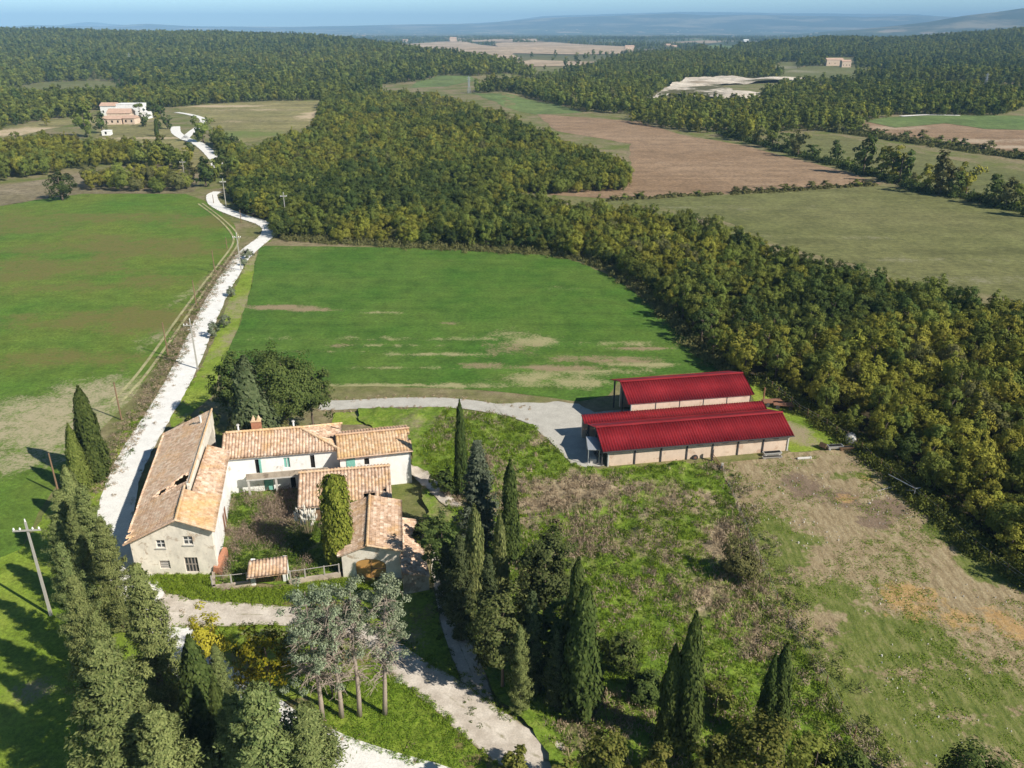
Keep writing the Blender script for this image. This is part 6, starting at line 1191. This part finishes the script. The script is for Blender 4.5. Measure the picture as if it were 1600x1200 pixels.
def wire_fence(px, n, lab, h=1.3, mat=M_WOOD):
    t = thing('wire_fence', lab, 'fence', (0, 0, 0)); P = [Vector(G(*p)) for p in px]; L = [(b - a).length for a, b in zip(P[:-1], P[1:])]; tot = sum(L); T = []
    for k in range(n):
        s = tot * k / (n - 1); i = 0
        while s > L[i] + 1e-6 and i < len(L) - 1: s -= L[i]; i += 1
        q = P[i].lerp(P[i + 1], min(1, s / L[i])); b = MB(); hh = h * random.uniform(.9, 1.15); b.tube([(q.x, q.y, -.2), (q.x + random.uniform(-.08, .08), q.y, hh)], .055, 6); b.obj('post', mat, t); T.append(Vector((q.x, q.y, hh)))
    b = MB()
    for f in (.35, .65, .92): b.tube([Vector((p.x, p.y, p.z * f)) for p in T], .012, 3, False)
    b.obj('wire', M_GALV, t)
wire_fence([(1196, 604), (1240, 640), (1290, 671), (1338, 700)], 12, 'post and wire fence along the grass right of the barns', 1.6)
wire_fence([(1345, 708), (1400, 756), (1460, 806), (1530, 868), (1600, 918)], 14, 'post and wire fence between the paddock and the wood', 1.5)
wire_fence([(1128, 742), (1152, 800), (1172, 852), (1205, 925), (1245, 1000), (1292, 1076), (1335, 1155)], 16, 'leaning wire fence along the bank on the left of the paddock', 1.3)
mg = thing('field_gate', 'rusty tubular field gate at the corner of the front barn', 'gate', (0, 0, 0)); ga, gb = Vector(G(1112, 720)), Vector(G(1127, 741)); b = MB()
for z in (.15, .5, .85, 1.2): b.tube([(ga.x, ga.y, z), (gb.x, gb.y, z)], .04, 6)
for t in (0, .5, 1): q = ga.lerp(gb, t); b.tube([(q.x, q.y, 0), (q.x, q.y, 1.25)], .04, 6)
b.obj('gate_leaf', M_RUST, mg)
for q, m_ in ((ga, M_STEEL), (gb, M_GREYW)): b = MB(); b.box(q.x - .14, q.x + .14, q.y - .12, q.y + .12, -.1, 1.7); b.obj('post', m_, mg)
def trough(base, lab, L=3.2, W=.7, mat=M_CONC, rz=.15, h=.55, name='trough', legs=True):
    t = thing(name, lab, 'trough', (*G(*base), .05), rz); b = MB(); b.prism([(-L / 2, -W / 2 * .7, h * .4), (L / 2, -W / 2 * .7, h * .4), (L / 2, W / 2 * .7, h * .4), (-L / 2, W / 2 * .7, h * .4)], [(-L / 2, -W / 2, h), (L / 2, -W / 2, h), (L / 2, W / 2, h), (-L / 2, W / 2, h)]); b.obj('basin', mat, t)
    b = MB(); b.box(-L / 2 + .1, L / 2 - .1, -W / 2 + .08, W / 2 - .08, h + .002, h + .012); b.obj('inside', M_DARK, t)
    for k in (-.38, .38): b = MB(); b.box(k * L - .1, k * L + .1, -W / 2 * .8, W / 2 * .8, -.1, h * .4 - .003); b.obj('foot', mat, t)
    return t
trough((1206, 712), 'pale concrete feed trough against the right end of the barn front', 2.6, .8)
trough((1206, 717), 'weathered wooden trough lying before the concrete one at the barn', 2.8, .5, M_GREYW, .1, .35)
t = thing('concrete_pipe', 'white concrete pipe lying on the paddock before the barn', 'pipe', (*G(1256, 718), .22), .12); b = MB(); b.tube([(-1.0, 0, 0), (1.0, 0, 0)], .19, 12); b.obj('tube', M_CONC, t); b = MB(); b.tube([(.85, 0, 0), (1.02, 0, 0)], .24, 12); b.obj('collar', M_CONC, t)
trough((1304, 703), 'galvanised feed trough with raised end near the fence corner', 2.2, .8, M_GALV, .1, .7); trough((1324, 704), 'brown wooden feed rack right of the galvanised trough', 2.4, .7, M_WOOD, .05, .6)
t = thing('water_tank', 'round pale grey water tank on its side at the wood edge', 'tank', (*G(1328, 693), .75), 1.2); b = MB(); b.tube([(-.75, 0, 0), (-.68, 0, 0), (.68, 0, 0), (.75, 0, 0)], [.55, .74, .74, .55], 18); b.obj('drum', plain('tank_white', (.5, .48, .44), .7, .35, 2), t, True)
for k in (-.4, .4): b = MB(); b.box(k - .1, k + .1, -.5, .5, -.8, -.55); b.obj('cradle', M_WOOD, t)
t = thing('tipped_crate', 'dark tipped wooden crate at the left of the feed racks', 'crate', (*G(1287, 701), .1), .7); b = MB(); M_ = Matrix.Rotation(.5, 4, 'Y'); b.box(-.7, .7, -.5, .5, 0, .08, M_); b.box(-.7, -.62, -.5, .5, .08, .7, M_); b.box(-.7, .7, .42, .5, .08, .7, M_); b.obj('boards', M_WOOD, t)
def farm_cart(base, lab, rz, upright=False):
    t = thing('farm_cart', lab, 'cart', (*G(*base), 0), rz); b = MB(); b.box(-1.6, 1.6, -.7, .7, .55, .7); b.obj('bed', M_RUST, t)
    for sx in (-1, 1):
        for sy in (-1, 1): b = MB(); b.tube([(sx * 1.0, sy * .72, .32), (sx * 1.0, sy * .9, .32)], .32, 12); b.obj('wheel', M_STEEL, t)
    b = MB(); b.tube([(1.6, 0, .6), (2.8, 0, .4)], .05, 6); b.obj('drawbar', M_RUST, t)
    if upright: b = MB(); b.box(-1.58, -1.42, -.12, .12, .705, 3.0); b.obj('mast', M_RUST, t)
farm_cart((1206, 632), 'rusty farm cart with an upright mast right of the rear barn', .1, True); farm_cart((1224, 637), 'flat rusty farm trailer beside the cart with the mast', -.2)
t = thing('pole_frame', 'white pole frame standing at the right edge of the paddock', 'frame', (0, 0, 0)); p = Vector(G(1426, 783)); q = Vector(G(1400, 766)); r_ = Vector(G(1382, 768))
b = MB(); b.tube([(p.x, p.y, 0), (p.x, p.y, 1.9)], .06, 7); b.obj('upright', M_GALV, t); b = MB(); b.tube([(q.x - .8, q.y + 1.2, 1.7), (p.x, p.y, 1.85), (p.x + .7, p.y + .2, 1.85)], .05, 6); b.obj('crossbar', M_GALV, t); b = MB(); b.tube([(q.x, q.y, .1), (p.x, p.y, 1.55)], .05, 6); b.obj('brace', M_GREYW, t); b = MB(); b.tube([(r_.x - 1, r_.y, .05), (q.x, q.y + .3, .5)], .06, 6); b.obj('rail', M_GREYW, t)
t = thing('tyre', 'black tyre leaning on the barn front', 'tyre', (*G(1086, 718), .35), 0); b = MB(); b.tube([(0, -.1, 0), (0, .1, 0)], .38, 14); b.obj('tread', M_STEEL, t); b = MB(); b.tube([(0, -.12, 0), (0, -.101, 0)], .2, 12); b.obj('rim', M_RUST, t)
def pylon(base, top, lab):
    x, y = G(*base); h = HGT(base, top) if y < 800 else (base[1] - top[1]) / F_PX * y * 1.02; t = thing('pylon', lab, 'pylon', (x, y, float(hz(x, y))), .4); b = MB(); w = h * .09
    lv = [(0, 1.0), (.3, .62), (.6, .34), (.85, .2), (1, .04)]
    for (z0, k0), (z1, k1) in zip(lv[:-1], lv[1:]):
        for i in range(4):
            c0 = [(w * k0 * sx, w * k0 * sy, h * z0) for sx, sy in ((-1, -1), (1, -1), (1, 1), (-1, 1))]; c1 = [(w * k1 * sx, w * k1 * sy, h * z1) for sx, sy in ((-1, -1), (1, -1), (1, 1), (-1, 1))]
            b.tube([c0[i], c1[i]], .14, 4, False); b.tube([c0[i], c1[(i + 1) % 4]], .09, 4, False)
    b.obj('lattice', M_LATT, t); b = MB()
    for z in (.66, .78, .9): b.tube([(-h * .13, 0, h * z), (h * .13, 0, h * z)], .16, 4)
    b.obj('cross_arms', M_LATT, t)
pylon((205, 108), (203, 86), 'lattice power pylon on the left wooded hill'); pylon((733, 146), (733, 122), 'lattice power pylon in the valley beyond the wood'); pylon((1537, 146), (1533, 118), 'lattice power pylon above the pine wood at right')

# ------------------------------------------------------------------ air
b = MB(); b.box(-22000, 22000, -300, 27500, -2, 460)
m = bpy.data.materials.new('haze_air'); m.use_nodes = True; nt = m.node_tree; nt.nodes.remove(nt.nodes['Principled BSDF'])
pv = nt.nodes.new('ShaderNodeVolumePrincipled'); pv.inputs['Color'].default_value = (.40, .69, 1, 1); pv.inputs['Density'].default_value = HAZE_DENSITY; pv.inputs['Anisotropy'].default_value = -.2
nt.links.new(pv.outputs[0], nt.nodes['Material Output'].inputs['Volume'])
hzo = b.obj('haze', m); tag(hzo, 'pale blue haze over the far hills', 'haze', kind='stuff')
